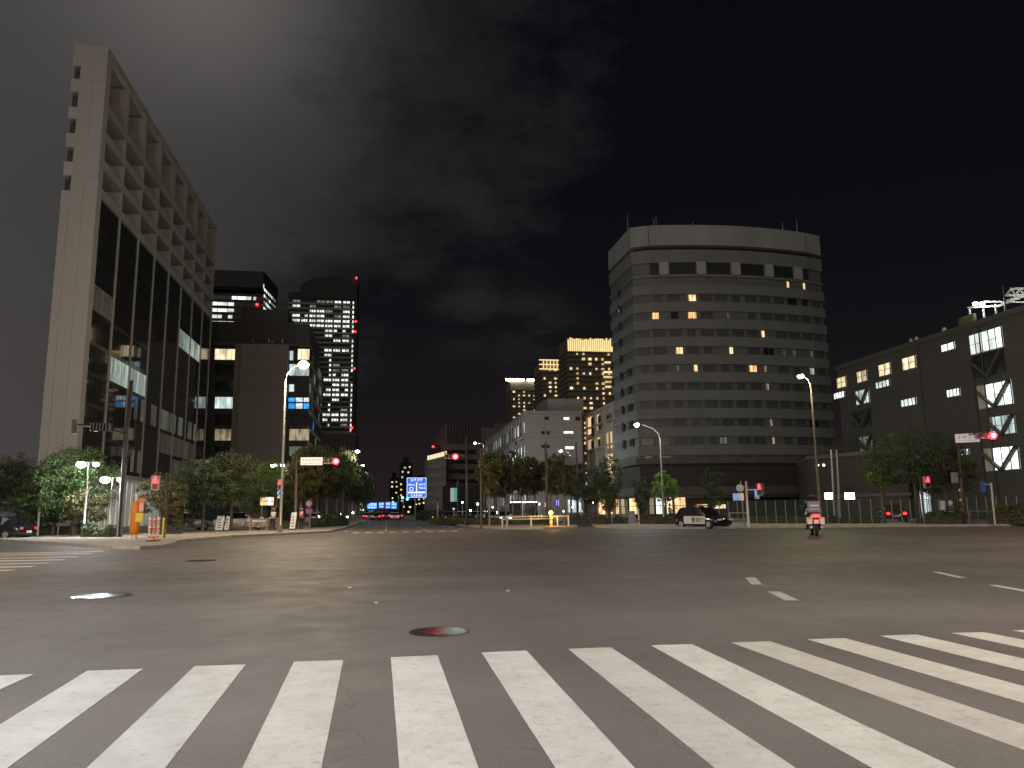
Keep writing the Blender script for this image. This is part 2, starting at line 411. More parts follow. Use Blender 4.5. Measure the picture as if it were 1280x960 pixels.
# ------------------------------------------------------------------ ground, road, pavements
def struct(o): o['kind'] = 'structure'; return o
g = MB(); g.add([(-3000,-3000,0),(3000,-3000,0),(3000,3000,0),(-3000,3000,0)], [(0,1,2,3)])
struct(g.build('road', 'asphalt'))
def gp(*pix): return [tuple(at_z(x, y)[:2]) for x, y in pix]
PAVE_Z = .13
def pavement(poly, kerb_n, name='pavement'):
    """a raised pavement; its first kerb_n+1 points are the kerb line, lined with separate kerb stones"""
    p = struct(MB().prism(poly, -.02, PAVE_Z).build(name, 'pavement'))
    L = 1.2
    me = MB().box(0, -.02, -.02, L-.02, .16, PAVE_Z+.015).mesh('kerb_stone', 'kerb')
    cnt = 0; rest = MB(); off = 0.0
    area = sum(poly[i][0]*poly[(i+1)%len(poly)][1]-poly[(i+1)%len(poly)][0]*poly[i][1] for i in range(len(poly)))
    for i in range(kerb_n):
        a, b = Vector(poly[i]), Vector(poly[i+1]); d = (b-a); ln = d.length; d.normalize(); t = 0
        if area < 0: a, b, d = b, a, -d
        while t < ln - .3:
            q = a + d*t
            if cnt < 260: place('kerb_stone', me, p, (q.x, q.y, 0), math.atan2(d.y, d.x), ((min(L, ln-t))/L, 1, 1)); cnt += 1
            else:
                e = a + d*min(ln, t+L-.02); rest.bar((q.x, q.y, .066), (e.x, e.y, .066), .17, .16)
            t += L
    if rest.v: rest.build('kerb_run', 'kerb', p, kind='stuff')
    return p
# left corner: cross street kerb, rounded corner island, then along the far street
kl = gp((-330, 669), (-120, 672.5), (0, 677), (100, 683), (140, 686.5), (175, 687), (200, 685.5), (213, 683), (222, 678.5), (290, 672), (360, 668.5), (410, 666), (430, 661.5), (443, 657.5), (455, 652))
kl.append((kl[-1][0]+.8, 420.0))
pavement(kl + [(-260, 420), (-260, kl[0][1]+8)], len(kl)-1)
# right side of the far street: grass median with island nose and rails
km = gp((500, 648.5), (535, 651.5), (560, 655), (590, 659.2), (625, 661.5), (680, 662), (716, 661), (722, 659.5), (716, 658), (690, 657.2))
km = [(km[0][0]+.3, 330.0)] + km
pavement(km + [(km[-1][0]+3.5, 330.0)], len(km)-1, 'median')
# far right pavement along the cross street
kr = gp((736, 655.5), (745, 659.5), (770, 660.8), (860, 661.3), (1000, 659.8), (1120, 658.8), (1280, 657.5), (1500, 656))
pavement([(kr[0][0]+3.0, 330.0)] + kr + [(kr[-1][0]+60, kr[-1][1]-10), (300, 40), (300, 330)], len(kr), 'pavement')

def stripe_root(name, label):
    o = bpy.data.objects.new(name, None); C.objects.link(o); o['kind'] = 'structure'; o['label'] = label; return o
def slab4(corners, z=.004, t=.004, jag=0.0012, seed=0):
    """a thin painted slab with slightly uneven long edges"""
    rr = random.Random(seed); a, b, c, d = [Vector(p) for p in corners]; m = MB(); n = 14
    left = [a.lerp(d, i/n) for i in range(n+1)]; right = [b.lerp(c, i/n) for i in range(n+1)]
    ax = (b-a).normalized()
    for i in range(n+1): left[i] = left[i] + ax*rr.uniform(-jag, jag); right[i] = right[i] + ax*rr.uniform(-jag, jag)
    o = 0
    for i in range(n+1):
        m.v += [(left[i].x, left[i].y, z), (right[i].x, right[i].y, z), (left[i].x, left[i].y, 0.0005), (right[i].x, right[i].y, 0.0005)]
    for i in range(n):
        p = i*4; m.f += [(p, p+1, p+5, p+4), (p+2, p, p+4, p+6), (p+1, p+3, p+7, p+5)]
    m.f += [(0, 2, 3, 1), (4*n, 4*n+1, 4*n+3, 4*n+2)]
    return m
xw = stripe_root('crosswalk', 'white zebra crossing in front of the camera')
far = {1:((109,839),(178.5,836.5)),2:((243.5,833),(307,831)),3:((367.5,827.5),(429,825.5)),4:((488.5,822),(547,819.5)),5:((602,816),(658,813.5)),6:((710.5,811.5),(763.5,809.5)),7:((814,807),(865,805.5)),8:((914.5,803.5),(962.5,802)),9:((1010,799.5),(1056,798)),10:((1100.5,795),(1146,793.5)),11:((1190,791.5),(1230,790.5))}
near = {1:((0,906),(10,960)),2:((109,960),(207,960)),3:((303,960),(402,960)),4:((499,960),(598,960)),5:((694,960),(793,960)),6:((893,960),(994,960)),7:((1090,960),(1193,960))}
step = .9
X1 = at_z(*far[1][0]).x
for k in range(-7, 24):
    if k in far:
        a, b = [at_z(*q) for q in far[k]]
        if k in near:
            na, nb = [at_z(*q) for q in near[k]]
            da = (na-a)/(a.y-na.y); db = (nb-b)/(b.y-nb.y)
        else: da = db = Vector((.012, -1, 0))
    else:
        x = -3.545 + step*k; x += .03; y = 8.07 + .012*x
        if k == 0: b = at_z(42, 843); x = b.x - .45; y = b.y
        a = Vector((x, y, 0)); b = Vector((x+.45, y, 0)); da = db = Vector((.0, -1, 0))
    L = 4.3
    slab4((a, b, b + db*L, a + da*L), seed=k).build('stripe', 'road_paint', xw)
# crossing over the left arm of the cross street: long stripes seen nearly edge-on
xl = stripe_root('crosswalk', 'zebra crossing over the left arm of the cross street')
ends = [(132, 689), (118, 691.5), (99, 695.5), (83, 699.2), (64, 703.2), (46, 707.5), (20, 712)]
for i, (ex, ey) in enumerate(ends):
    e = at_z(ex, ey); w = .45
    slab4(((e.x-4.6, e.y, 0), (e.x, e.y, 0), (e.x, e.y-w, 0), (e.x-4.6, e.y-w, 0)), seed=50+i).build('stripe', 'road_paint', xl)
# two crossings over the far street (seen flat as dashes)
for lab, y0, x0, x1 in (('near zebra crossing over the far street', 666.5, 440, 580), ('farther zebra crossing over the far street', 653.8, 445, 536)):
    xr = stripe_root('crosswalk', lab); a = at_z(x0, y0); b = at_z(x1, y0); x = a.x; me = None
    while x < b.x:
        slab4(((x, a.y, 0), (x+.45, a.y, 0), (x+.45, a.y+2.2, 0), (x, a.y+2.2, 0)), seed=int(x*9)).build('stripe', 'road_paint', xr); x += .9
lm = stripe_root('lane_markings', 'white lane dashes on the road')
def dash(p, q, w, z=.004):
    a, b = at_z(*p), at_z(*q); d = (b-a).normalized(); n = Vector((-d.y, d.x, 0))*w/2
    slab4((a-n, a+n, b+n, b-n), z=z, seed=int(p[0])).build('dash', 'road_paint', lm)
dash((938, 722), (946, 730.5), .20); dash((967, 739.5), (990, 750.5), .20)
dash((1170, 715), (1203, 722.5), .15); dash((1241, 731.5), (1290, 740.5), .15); dash((1274, 788), (1330, 799), .15)
for fx in (-3.3, -.15, 2.95, 5.9):                      # lanes of the far street
    for i in range(16):
        y = 61.5 + i*10; slab4(((fx, y, 0), (fx+.16, y, 0), (fx+.16, y+5, 0), (fx, y+5, 0)), seed=i).build('dash', 'road_paint', lm)
a = at_z(446, 666.9); 
# worn edge line of the cross street and the stop line behind the crossing
slab4(((-3.0, 2.2, 0), (.4, 2.2, 0), (.4, 1.75, 0), (-3.0, 1.75, 0)), seed=3).build('stop_line', 'road_paint', lm)

# tyre marks of turning vehicles, a sealed trench, worn patches
def mark_mat(name, base, thr):
    m = asphalt(name, base); nt = m.node_tree; N = nt.nodes; L = nt.links; out = N['Material Output']; b = N['Principled BSDF']
    tc = N.new('ShaderNodeTexCoord'); n = N.new('ShaderNodeTexNoise'); n.inputs['Scale'].default_value = 2.2; n.inputs['Detail'].default_value = 8; n.inputs['Roughness'].default_value = .8
    L.new(tc.outputs['Object'], n.inputs['Vector']); r = N.new('ShaderNodeMapRange'); r.inputs['From Min'].default_value = thr-.12; r.inputs['From Max'].default_value = thr+.16; r.inputs['To Max'].default_value = .8
    L.new(n.outputs[0], r.inputs[0]); tr = N.new('ShaderNodeBsdfTransparent'); mx = N.new('ShaderNodeMixShader'); L.new(r.outputs[0], mx.inputs[0]); L.new(tr.outputs[0], mx.inputs[1]); L.new(b.outputs[0], mx.inputs[2]); L.new(mx.outputs[0], out.inputs[0])
mark_mat('rubber', (.100, .092, .085), .54); mark_mat('sealant', (.085, .079, .073), .46)
tmk = stripe_root('tyre_marks', 'faint wheel paths and seams on the junction')
def ribbon(pts, w, m_, z=.0016):
    m = MB(); n = len(pts)
    for i, p in enumerate(pts):
        d = (Vector(pts[min(i+1, n-1)])-Vector(pts[max(i-1, 0)])).normalized(); q = Vector((-d.y, d.x))*w/2
        m.v += [(p[0]-q.x, p[1]-q.y, z), (p[0]+q.x, p[1]+q.y, z)]
    m.f = [(2*i, 2*i+2, 2*i+3, 2*i+1) for i in range(n-1)]; m.build('tyre_mark' if m_ == 'rubber' else 'seam', m_, tmk)
rr_ = random.Random(5)
def wander(a, b, amp, n=30):
    d = Vector(b)-Vector(a); q = Vector((-d.y, d.x)).normalized(); o = 0; out = []
    for i in range(n+1): o = o*.8+rr_.uniform(-amp, amp); p = Vector(a)+d*i/n+q*o; out.append((p.x, p.y))
    return out
ribbon(wander((-14, 17.5), (24, 18.6), .03), .035, 'sealant', .0030); 

# manholes
def manhole(px, py, r, label, ribs=False, rz=0.0, aim=None):
    p = at_z(px, py); t = thing('manhole_cover', label, 'manhole cover', (p.x, p.y, 0), rz)
    n = 40; m = MB()
    prof = [(r, .0005), (r, .010), (r*.93, .010), (r*.93, .004)]
    m.rings([[(q*math.cos(2*PI*k/n), q*math.sin(2*PI*k/n), z) for k in range(n)] for q, z in prof], False); m.build('ring_frame', 'iron', t)
    m = MB(); m.rings([[(q*math.cos(2*PI*k/n), q*math.sin(2*PI*k/n), z) for k in range(n)] for q, z in ((r*.91, .001), (r*.91, .007), (r*.89, .008))])
    n = Vector((0, 0, 1))     # stud tops tilted toward the aim, shaping a glint at the camera
    if aim: n = ((Vector((0, 0, EYE)) - p).normalized() + (Vector(aim) - p).normalized()).normalized()
    n = Matrix.Rotation(-rz, 3, 'Z') @ n
    def stud(x0, y0, x1, y1):
        cx, cy = (x0+x1)/2, (y0+y1)/2; zt = lambda x, y: .012 - (n.x*(x-cx)+n.y*(y-cy))/n.z
        m.add([(x0,y0,.006),(x1,y0,.006),(x1,y1,.006),(x0,y1,.006),(x0,y0,zt(x0,y0)),(x1,y0,zt(x1,y0)),(x1,y1,zt(x1,y1)),(x0,y1,zt(x0,y1))], [(4,5,6,7),(0,1,5,4),(1,2,6,5),(2,3,7,6),(3,0,4,7)])
    if ribs:
        for i in range(-8, 9):
            x = i*r*.1; h = math.sqrt(max(.02, (r*.86)**2 - x*x)); k = int(2*h/.07)
            for q in range(k): stud(x-r*.036, -h+q*2*h/k+.004, x+r*.036, -h+(q+1)*2*h/k-.004)
    else:
        g_ = r*.092
        for i in range(-10, 11):
            for k in range(-10, 11):
                if math.hypot(i*g_, k*g_) < r*.86: stud(i*g_-g_*.40, k*g_-g_*.40, i*g_+g_*.40, k*g_+g_*.40)
    m.build('lid', 'iron', t)
manhole(549, 790, .36, 'round iron manhole cover glinting red beyond the crossing', aim=at_dist(571.5, 571, 67))
manhole(128, 745, .50, 'ribbed iron manhole cover on the left of the road', True, .5, aim=at_dist(133, 597, 55))
manhole(251, 701, .48, 'dark iron manhole cover before the left corner island', True, .2)

# ------------------------------------------------------------------ windows
UNIT = {}
def win_mesh(nx, nz, fm, t=.09):
    """unit window frame 1 x 1 in x,z around the origin, facing -y"""
    k = (nx, nz, fm, t)
    if k in UNIT: return UNIT[k]
    m = MB(); b = t/2
    m.box(-.5, -.09, -.5, -.5+b, .02, .5); m.box(.5-b, -.09, -.5, .5, .02, .5)
    m.box(-.5+b, -.089, .5-b, .5-b, .02, .5); m.box(-.5+b, -.089, -.5, .5-b, .02, -.5+b)
    for i in range(1, nx): x = -.5+i/nx; m.box(x-b*.35, -.075, -.5+b, x+b*.35, .02, .5-b)
    for i in range(1, nz): z = -.5+i/nz; m.box(-.5+b, -.065, z-b*.35, .5-b, .02, z+b*.35)
    UNIT[k] = m.mesh('window', fm); return UNIT[k]
def pane_mesh(pm):
    k = 'pane', pm
    if k not in UNIT: UNIT[k] = MB().box(-.5, -.035, -.5, .5, .01, .5).mesh('pane', pm)
    return UNIT[k]
def window(parent, x, y, z, w, h, rz, pm, fm='dark_metal', nx=2, nz=1, t=.09):
    """w x h window centred at x,y,z on a wall whose outward normal is (0,-1) turned by rz"""
    o = place('window', win_mesh(nx, nz, fm, t), parent, (x, y, z), rz, (w, 1, h))
    place('pane', pane_mesh(pm), o); return o
FACE_MX = -PI/2     # a wall facing -x
FACE_PX = PI/2      # a wall facing +x
def win_x(parent, X, x0, y0, x1, y1, pm, rz, px_off=0, **k):
    """window on the wall plane x = X from its photographed corners"""
    a, b = at_x(x0, (y0+y1)/2, X), at_x(x1, (y0+y1)/2, X); mx = (x0+x1)/2
    t, u = at_x(mx, y0, X), at_x(mx, y1, X); o = parent.location
    return window(parent, X-o.x, (a.y+b.y)/2-o.y, (t.z+u.z)/2-o.z, abs(b.y-a.y), abs(t.z-u.z), rz, pm, **k)
def win_y(parent, Y, x0, y0, x1, y1, pm, **k):
    a, b = at_y(x0, (y0+y1)/2, Y), at_y(x1, (y0+y1)/2, Y); mx = (x0+x1)/2
    t, u = at_y(mx, y0, Y), at_y(mx, y1, Y); o = parent.location
    return window(parent, (a.x+b.x)/2-o.x, Y-o.y, (t.z+u.z)/2-o.z, abs(b.x-a.x), abs(t.z-u.z), 0, pm, **k)

# ------------------------------------------------------------------ 1 the tall slab building on the left
def left_slab():
    t = thing('office_building', 'tall pale slab office building with deep open loggias over a dark glass facade', 'building', (-29.5, 80, 0))
    L = 52.0; H = 50.0; bay = L/8; zb = 34.0; base = 6.0; D = 3.3
    # end wall with five notches along its outer edge
    m = MB(); z = 34.0; nz = [(46.1, 47.6), (43.0, 44.7), (40.1, 41.7), (37.0, 38.6), (33.9, 35.5)]
    m.box(-D+.75, -.6, 0, 0, .6, H)
    edges = [0] + sorted([q for p in nz for q in p]) + [H]
    for i in range(0, len(edges), 2): m.box(-D-.05, -.597, edges[i], -D+.748, .597, edges[i+1])
    # facing panel joints cut as thin recesses proud plates
    m.build('end_wall', 'wall_stone', t)
    pl = MB().box(0, 0, 0, 1, .03, 1).mesh('panel', 'wall_stone')
    for i in range(14):
        z0 = i*3.54+.02
        for j in range(3):
            if j == 0 and z0 > 31: continue
            place('panel', pl, t, (-D + (.0 if j == 0 else .78 + (j-1)*1.26), -.632, z0), 0, (.745 if j == 0 else 1.23, 1, 3.50))
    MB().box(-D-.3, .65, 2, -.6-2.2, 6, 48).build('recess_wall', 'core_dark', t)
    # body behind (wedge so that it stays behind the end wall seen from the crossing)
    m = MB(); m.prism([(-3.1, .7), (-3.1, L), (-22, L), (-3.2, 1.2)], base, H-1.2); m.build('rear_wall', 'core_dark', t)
    m = MB(); m.prism([(-3.3, .7), (0, .7), (0, L), (-22, L)], H-.35, H); m.build('roof', 'stone_beam', t)
    # roof edge beam
    MB().box(-.5, .6, H-.9, .02, L, H-.36).build('roof_beam', 'stone_beam', t)
    # fins between bays
    fin = MB().box(-2.6, -.22, 0, 0, .22, H-zb-.9).mesh('fin', 'stone_beam')
    low = MB().box(-.2, -.15, 0, .02, .15, zb-base).mesh('fin', 'stone_beam')
    for i in range(1, 9):
        y = bay*i - (.35 if i == 8 else 0)
        place('fin', fin, t, (0, y, zb)); place('fin', low, t, (0, y, base))
    # loggia beams, back glass
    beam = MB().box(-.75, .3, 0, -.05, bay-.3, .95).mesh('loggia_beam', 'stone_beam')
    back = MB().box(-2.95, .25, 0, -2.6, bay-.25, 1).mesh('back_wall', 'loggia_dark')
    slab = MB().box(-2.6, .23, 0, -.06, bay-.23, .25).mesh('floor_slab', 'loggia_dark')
    dk = MB().box(-2.58, .6, 0, -2.5, bay-.6, 2.0).mesh('loggia_glass', 'glass_dull')
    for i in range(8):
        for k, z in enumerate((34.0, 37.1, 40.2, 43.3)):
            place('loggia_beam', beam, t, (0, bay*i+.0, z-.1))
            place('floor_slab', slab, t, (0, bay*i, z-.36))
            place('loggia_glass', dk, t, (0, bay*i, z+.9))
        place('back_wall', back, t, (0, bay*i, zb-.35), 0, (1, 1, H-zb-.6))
    # glazed floors: every pane between mullions is a part
    fl = 3.111; nf = 9; pw = (bay-.44)/5
    sp = MB().box(-.17, .2, 0, -.096, bay-.2, .42).mesh('spandrel', 'glass_dull')
    panes = {}
    def pane(mn):
        if mn not in panes: panes[mn] = MB().box(-.17, .015, 0, -.10, pw-.015, fl-.5).mesh('pane', mn)
        return panes[mn]
    lit = {}
    for f, b0, b1, mn in ((6, 5, 7, 'lit_green'), (3, 1, 3, 'lit_green'), (2, 2, 7, 'lit_dim'), (1, 4, 7, 'lit_faint'), (0, 2, 3, 'lit_dim'), (0, 5, 7, 'lit_faint')):
        for b in range(b0, b1): lit[(f, b)] = mn
    lit[(5, 0)] = 'lit_faint'
    emis('lit_warmdim', (.9, .75, .45), .35, .8)
    far_panes = MB()
    for f in range(nf):
        z = base + f*fl
        for b in range(8):
            place('spandrel', sp, t, (0, bay*b, z+.04))
            mn = lit.get((f, b))
            for k in range(5):
                y = bay*b + .22 + k*pw
                if mn and not (mn == 'lit_warmdim' and k > 3) and not (mn == 'lit_dim' and rnd.random() < .2):
                    place('pane', pane(mn), t, (0, y, z+.49))
                else:
                    place('pane', pane('glass_dark'), t, (0, y, z+.49), 0)
            if b == 0 and f > 99: pass
    m = MB()
    for b in range(8):
        for k in range(1, 5): m.box(-.17, bay*b+.22+k*pw-.02, base, -.088, bay*b+.22+k*pw+.02, zb-.1)
    m.build('mullion', 'mullion', t, kind='stuff')
    # soffit and lit lobby with vertical fins
    MB().prism([(-3.1, .7), (0.1, .7), (.1, L), (-22, L)], base-.45, base-.02).build('soffit', 'soffit_panel', t)
    m = MB(); m.box(-2.4, .7, PAVE_Z, -2.2, L-1, base-.46); m.build('lobby_wall', 'lit_lobby', t)
    lf = MB().box(-2.15, -.09, PAVE_Z, -1.75, .09, base-.47).mesh('lobby_fin', 'white_metal')
    for i in range(30): place('lobby_fin', lf, t, (0, 1.4+i*1.7, 0))
    # recessed ground pier by the corner
    MB().box(-2.4, .62, PAVE_Z, -.1, 2.4, base-.46).build('corner_pier', 'soffit_panel', t)
left_slab()

# ------------------------------------------------------------------ 2 dark mid-rise with a blank concrete core
def mid_block():
    Y = 137.0; x0 = at_y(262, 435, Y).x; x1 = at_y(388, 435, Y).x; H = at_y(340, 432, Y).z
    t = thing('office_building', 'dark office block with a blank brown concrete core and a lit street lamp before it', 'building', (0, Y, 0))
    MB().box(x0-6, .3, 0, x1-.1, 26, H-.3).build('core_wall', 'concrete_dark', t)
    ca, cb = at_y(300, 500, Y).x, at_y(359, 500, Y).x
    m = MB(); n = 12; w = (cb-ca)/3
    me = MB().box(.015, -1.2, 0, w-.015, .3, H/n-.03).mesh('panel', 'concrete_brown')
    for i in range(3):
        for k in range(n): place('panel', me, t, (ca+i*w, 0, k*H/n+.02))
    MB().box(ca+.02, -1.14, 0, cb-.02, .31, H-.05).build('core_body', 'concrete_dark', t)
    # end strips beside the core
    MB().box(ca-1.1, -.6, 0, ca-.03, .3, H).build('pier', 'concrete_brown', t)
    MB().box(x0-6, -.3, H-.1, x1, 26, H+.5).build('roof', 'louvre', t)
    # louvred plant storey
    pt = at_y(330, 408, Y+6).z
    m = MB().box(x0-6, 3, H+.5, x1-.6, 24, pt).build('plant_room', 'louvre', t)
    fin = MB().box(-.05, -.18, 0, .05, 0, pt-H-1.0).mesh('louvre_fin', 'louvre')
    for i in range(34): place('louvre_fin', fin, t, (x0-2+i*.48, 3, H+.7))
    for i in range(20): place('louvre_fin', fin, t, (x1-.6, 3.4+i*.95, H+.7), FACE_PX)
    MB().box(at_y(305, 400, Y+9).x, 6, pt+.004, at_y(362, 400, Y+9).x, 20, at_y(340, 392, Y+9).z).build('roof_house', 'louvre', t)
    # window strips: left (262-297) and right (361-387)
    rows = [(436, 450), (455, 470), (476, 490), (496, 511), (517, 532), (536, 551), (558, 570), (577, 590)]
    lm = {0: 'lit_yellow', 3: 'lit_cool', 5: 'lit_warmdim'}
    for i, (a, b) in enumerate(rows):
        win_y(t, Y+.3, 268, a, 297, b, lm.get(i, 'glass_dull'), nx=4, nz=1, t=.05)
    for i in (1, 2, 6, 7): pass
    lr = {0: 'lit_cool', 1: 'lit_cool', 3: None, 5: 'lit_warmdim', 6: 'lit_dim'}
    for i, (a, b) in enumerate(rows):
        if i == 3: continue
        mn = lr.get(i, 'glass_dull')
        if i == 2: win_y(t, Y+.3, 361, a+4, 368, b, 'lit_cool', nx=1, t=.1); continue
        if i == 0: win_y(t, Y+.3, 362, a+2, 367, b+1, 'lit_cool', nx=1, t=.1); win_y(t, Y+.3, 372, a, 387, b, 'lit_yellow', nx=3, t=.05); continue
        win_y(t, Y+.3, 361, a, 387, b, mn, nx=3, nz=1, t=.05)
    # coloured screens on the fourth floor
    for k, (xa, xb) in enumerate(((360.5, 368.5), (369.5, 378.5), (379.5, 386.5))):
        win_y(t, Y+.3, xa, 504, xb, 511, 'screen_blue' if k != 1 else 'screen_white', nx=1, t=.05)
        if k: win_y(t, Y+.3, xa, 497, xb, 502.5, 'screen_white', nx=1, t=.05)
        else: win_y(t, Y+.3, xa, 497, xb, 502.5, 'screen_blue', nx=1, t=.05)
    # side face to the street, windows in rows, some lit
    for f in range(7):
        z = at_y(380, rows[f][1], Y).z + 1.0
        for k in range(9):
            mn = 'glass_dull'
            if rnd.random() < (.55 if f < 4 else .15): mn = rnd.choice(['lit_dim', 'lit_green', 'lit_dim'])
            if f == 4 and k == 3: mn = 'screen_blue'
            window(t, x1-.1, 2+k*2.7, z, 2.3, 1.9, FACE_PX, mn, nx=2)
        MB().box(x1-.2, .3, z-1.75, x1+.12, 26, z-1.1).build('sill_band', 'concrete_brown', t)
    # roof equipment
    for k, px in enumerate((316, 336, 340, 353)):
        p = at_y(px, 430, Y+1); MB().box(p.x-.12, 1-.1, H+.5, p.x+.12, 1.1, H+1.1+.35*(k % 2)).build('roof_vent', 'galv', t)
    # lower annex at the left foot with a pale sign panel
    a = at_y(238, 600, Y-3); b = at_y(300, 568, Y-3)
    MB().box(a.x-1, -2.9, 0, b.x, -.7, b.z-.2).build('annex_wall', 'concrete_dark', t)
    p, q = at_y(257, 575, Y-3), at_y(272, 594, Y-3)
    MB().box(p.x, -3.05, q.z, q.x, -2.92, p.z).build('sign_panel', 'sign_lit_grey', t)
mid_block()

# ------------------------------------------------------------------ 3,4 the two glass towers behind
def tower_left():
    H = 150.0; c = at_z(262, 337, H); c1 = at_z(330, 340, H); c2 = at_z(343, 365, H); Y = c.y
    t = thing('office_tower', 'distant tower with a chamfered top and rows of white lit windows', 'building', (0, Y, 0))
    xl = c.x-14; ch = 20
    poly = [(xl, 0), (c1.x, 0), (c1.x+4, 34), (xl, 40)]
    MB().prism([(xl+.6, .6), (c1.x-.6, .6), (c1.x+3.4, 34), (xl+.6, 39)], 0, H-15).build('glass_core', 'glass_dull', t)
    MB().prism(poly, H-12, H).build('crown', 'far_dark', t)
    # floors
    z = at_y(300, 420+90, Y).z; rows = []
    zt = at_y(300, 356, Y).z
    fh = 4.0; k = 0
    ring = MB().prism(poly, 0, 1.3).mesh('spandrel', 'far_dark')
    while zt - k*fh > 20: place('spandrel', ring, t, (0, 0, zt-k*fh-2.7)); k += 1
    def strip(px0, px1, py, mn='lit_office', h=2.1):
        a, b = at_y(px0, py, Y), at_y(px1, py, Y); kk = round((zt-a.z)/fh); zz = zt-kk*fh
        place('window', strip_mesh(mn), t, ((a.x+b.x)/2, .3, zz-.35), 0, (b.x-a.x, 1, h))
    for a, b in ((263, 272), (274, 284.5), (286, 297), (298.5, 309), (310.5, 321), (326, 330)): strip(a, b, 358, h=2.6, mn='lit_office' if a < 312 else 'lit_cool')
    for a, b in ((290, 296), (297, 308), (309, 314), (317, 320)): strip(a, b, 369)
    for a, b in ((264, 271), (272, 279)): strip(a, b, 375.5)
    for y in (382, 389.5, 397, 403.5, 410, 417, 423.5): 
        for a, b in ((262, 271), (272, 284), (285, 292)):
            if y > 404 and a > 270: continue
            if y == 397 and a > 262: b = a+5
            strip(a, b, y)
    for a in (308, 311.5, 315): strip(a, a+3, 397)
    for y in (441, 449, 457, 465, 473, 481, 489, 498, 506): strip(259.5, 263, y, 'lit_yellow', 3.0)
    for i in range(6): strip(264+i*8, 270+i*8, 446 + 0*i, 'lit_office_dim')
    # side face toward the street
    for f in range(4):
        for q in range(7):
            window(t, c1.x+.6+q*.45, 3+q*4.2, zt-(f+.4)*fh-.3, 3.2, 1.9, PI/2-.117, 'lit_office' if rnd.random() < .6 else 'lit_office_dim', nx=1)
    p = at_y(321.5, 381, Y); MB().ball((p.x, -.8, p.z), .7).build('beacon', 'signal_red', t)
def strip_mesh(mn):
    k = ('strip', mn)
    if k not in UNIT: UNIT[k] = MB().box(-.5, -.12, -.5, .5, .5, .5).mesh('window', mn)
    return UNIT[k]
tower_left()
def tower_curved():
    H = 180.0; b = at_z(447, 346, H); Y = b.y; xr = b.x; xl = at_y(360, 385, Y).x
    t = thing('office_tower', 'distant office tower with a curved roofline and red beacons behind the crossing', 'building', (0, Y, 0))
    zs = at_y(400, 366, Y).z      # shoulder under the curved screen
    poly = [(xl, 0), (xr, 0), (xr, 40), (xl, 40)]
    MB().prism([(xl+.5, .5), (xr-.5, .5), (xr-.5, 39), (xl+.5, 39)], 0, zs-2).build('glass_core', 'glass_dull', t)
    MB().prism(poly, at_y(400, 373, Y).z, zs).build('shoulder', 'far_dark', t)
    # curved screen roof: thick arched slab
    pts = [(375, 362), (376, 356), (382, 351.5), (392, 348), (405, 345.8), (420, 344.8), (447, 345.6)]
    m = MB(); pr = [(at_y(x, y, Y).x, at_y(x, y, Y).z) for x, y in pts]
    lo = [(x, zs) for x, z in pr]
    ring0 = [(x, .4, z) for x, z in pr] + [(x, .4, z) for x, z in reversed(lo)]
    ring1 = [(x, 30, z) for x, y, z in ring0]
    m.rings([ring0, ring1]); m.build('roof_screen', 'far_dark', t)
    zt = at_y(400, 376, Y).z; fh = 3.75
    ring = MB().prism(poly, 0, 1.5).mesh('spandrel', 'far_grey'); k = 0
    zend = at_y(430, 538, Y).z
    while zt - k*fh > zend: place('spandrel', ring, t, (0, 0, zt-k*fh-2.9)); k += 1
    nf = k
    cols = [(363, 373), (374.5, 383), (385, 393), (394, 404), (405, 414.5), (416, 425), (427, 436)]
    pat = {0: '.....xx', 1: 'x......', 2: '..xx..x', 3: 'xxxx..x', 4: 'xxxxxxx', 5: 'xxxxxxx', 6: '....xxx', 7: '....x..', 8: '.....xx', 9: '.......', 10: '....xxx', 11: '....x..', 12: '.......', 13: '.....d.', 14: '.....dd', 15: '.....xx', 16: '....xxx', 17: '.....xx', 18: '....xxx', 19: '....xxx', 20: '.....x.', 21: 'dddd...', 22: '......d', 23: '....xxx', 24: '....xxx', 25: '......d'}
    for k in range(nf):
        for j, ch in enumerate(pat.get(k, '.......')):
            z = zt - k*fh - .65
            xa, xb = at_y(cols[j][0], 450, Y).x, at_y(cols[j][1], 450, Y).x
            if ch == 'x' or (ch == '.' and k < 9 and rnd.random() < .5):
                mn = 'lit_office' if ch == 'x' else 'lit_office_dim'
                n = 2 if rnd.random() < .6 else 3
                for q in range(n):
                    if ch == 'x' and rnd.random() < .08: continue
                    w = (xb-xa)/n; place('window', strip_mesh(mn), t, (xa+w*(q+.5), .2, z), 0, (w-.5, 1, 1.9))
            elif ch == 'd': place('window', strip_mesh('lit_office_dim'), t, ((xa+xb)/2, .2, z), 0, (xb-xa-.6, 1, 1.6))
    me = UNIT.setdefault(('dot',), MB().box(-.5, -.3, -.5, .5, .5, .5).mesh('window', 'lit_office'))
    for k in range(nf):                       # corner stair lights
        if rnd.random() < .75: place('window', me, t, (at_y(440.5, 450, Y).x, .1, zt-k*fh-.7), 0, (1.4, 1, 2.0))
        if k > 10 and rnd.random() < .7: place('window', me, t, (at_y(411.5, 500, Y).x, .1, zt-k*fh-.7), 0, (1.2, 1, 1.5))
    for px, py in ((445.5, 348), (445, 402), (444, 415), (443, 461), (440, 535)):
        p = at_y(px, py, Y); MB().ball((p.x, -1, p.z), .75).build('beacon', 'tail_red', t)
    # corner pier
    MB().box(xr-2.2, -.6, 0, xr+.1, .4, zs-1).build('corner_pier', 'far_dark', t)
    # podium with vertical ribs, its walls tinted red for red light
    pz = at_y(430, 541, Y-40).z; px0, px1 = at_y(402, 560, Y-40).x, at_y(445, 560, Y-40).x
    MB().box(px0, -40, 0, px1, -1, pz).build('podium_wall', 'red_lit_wall', t)
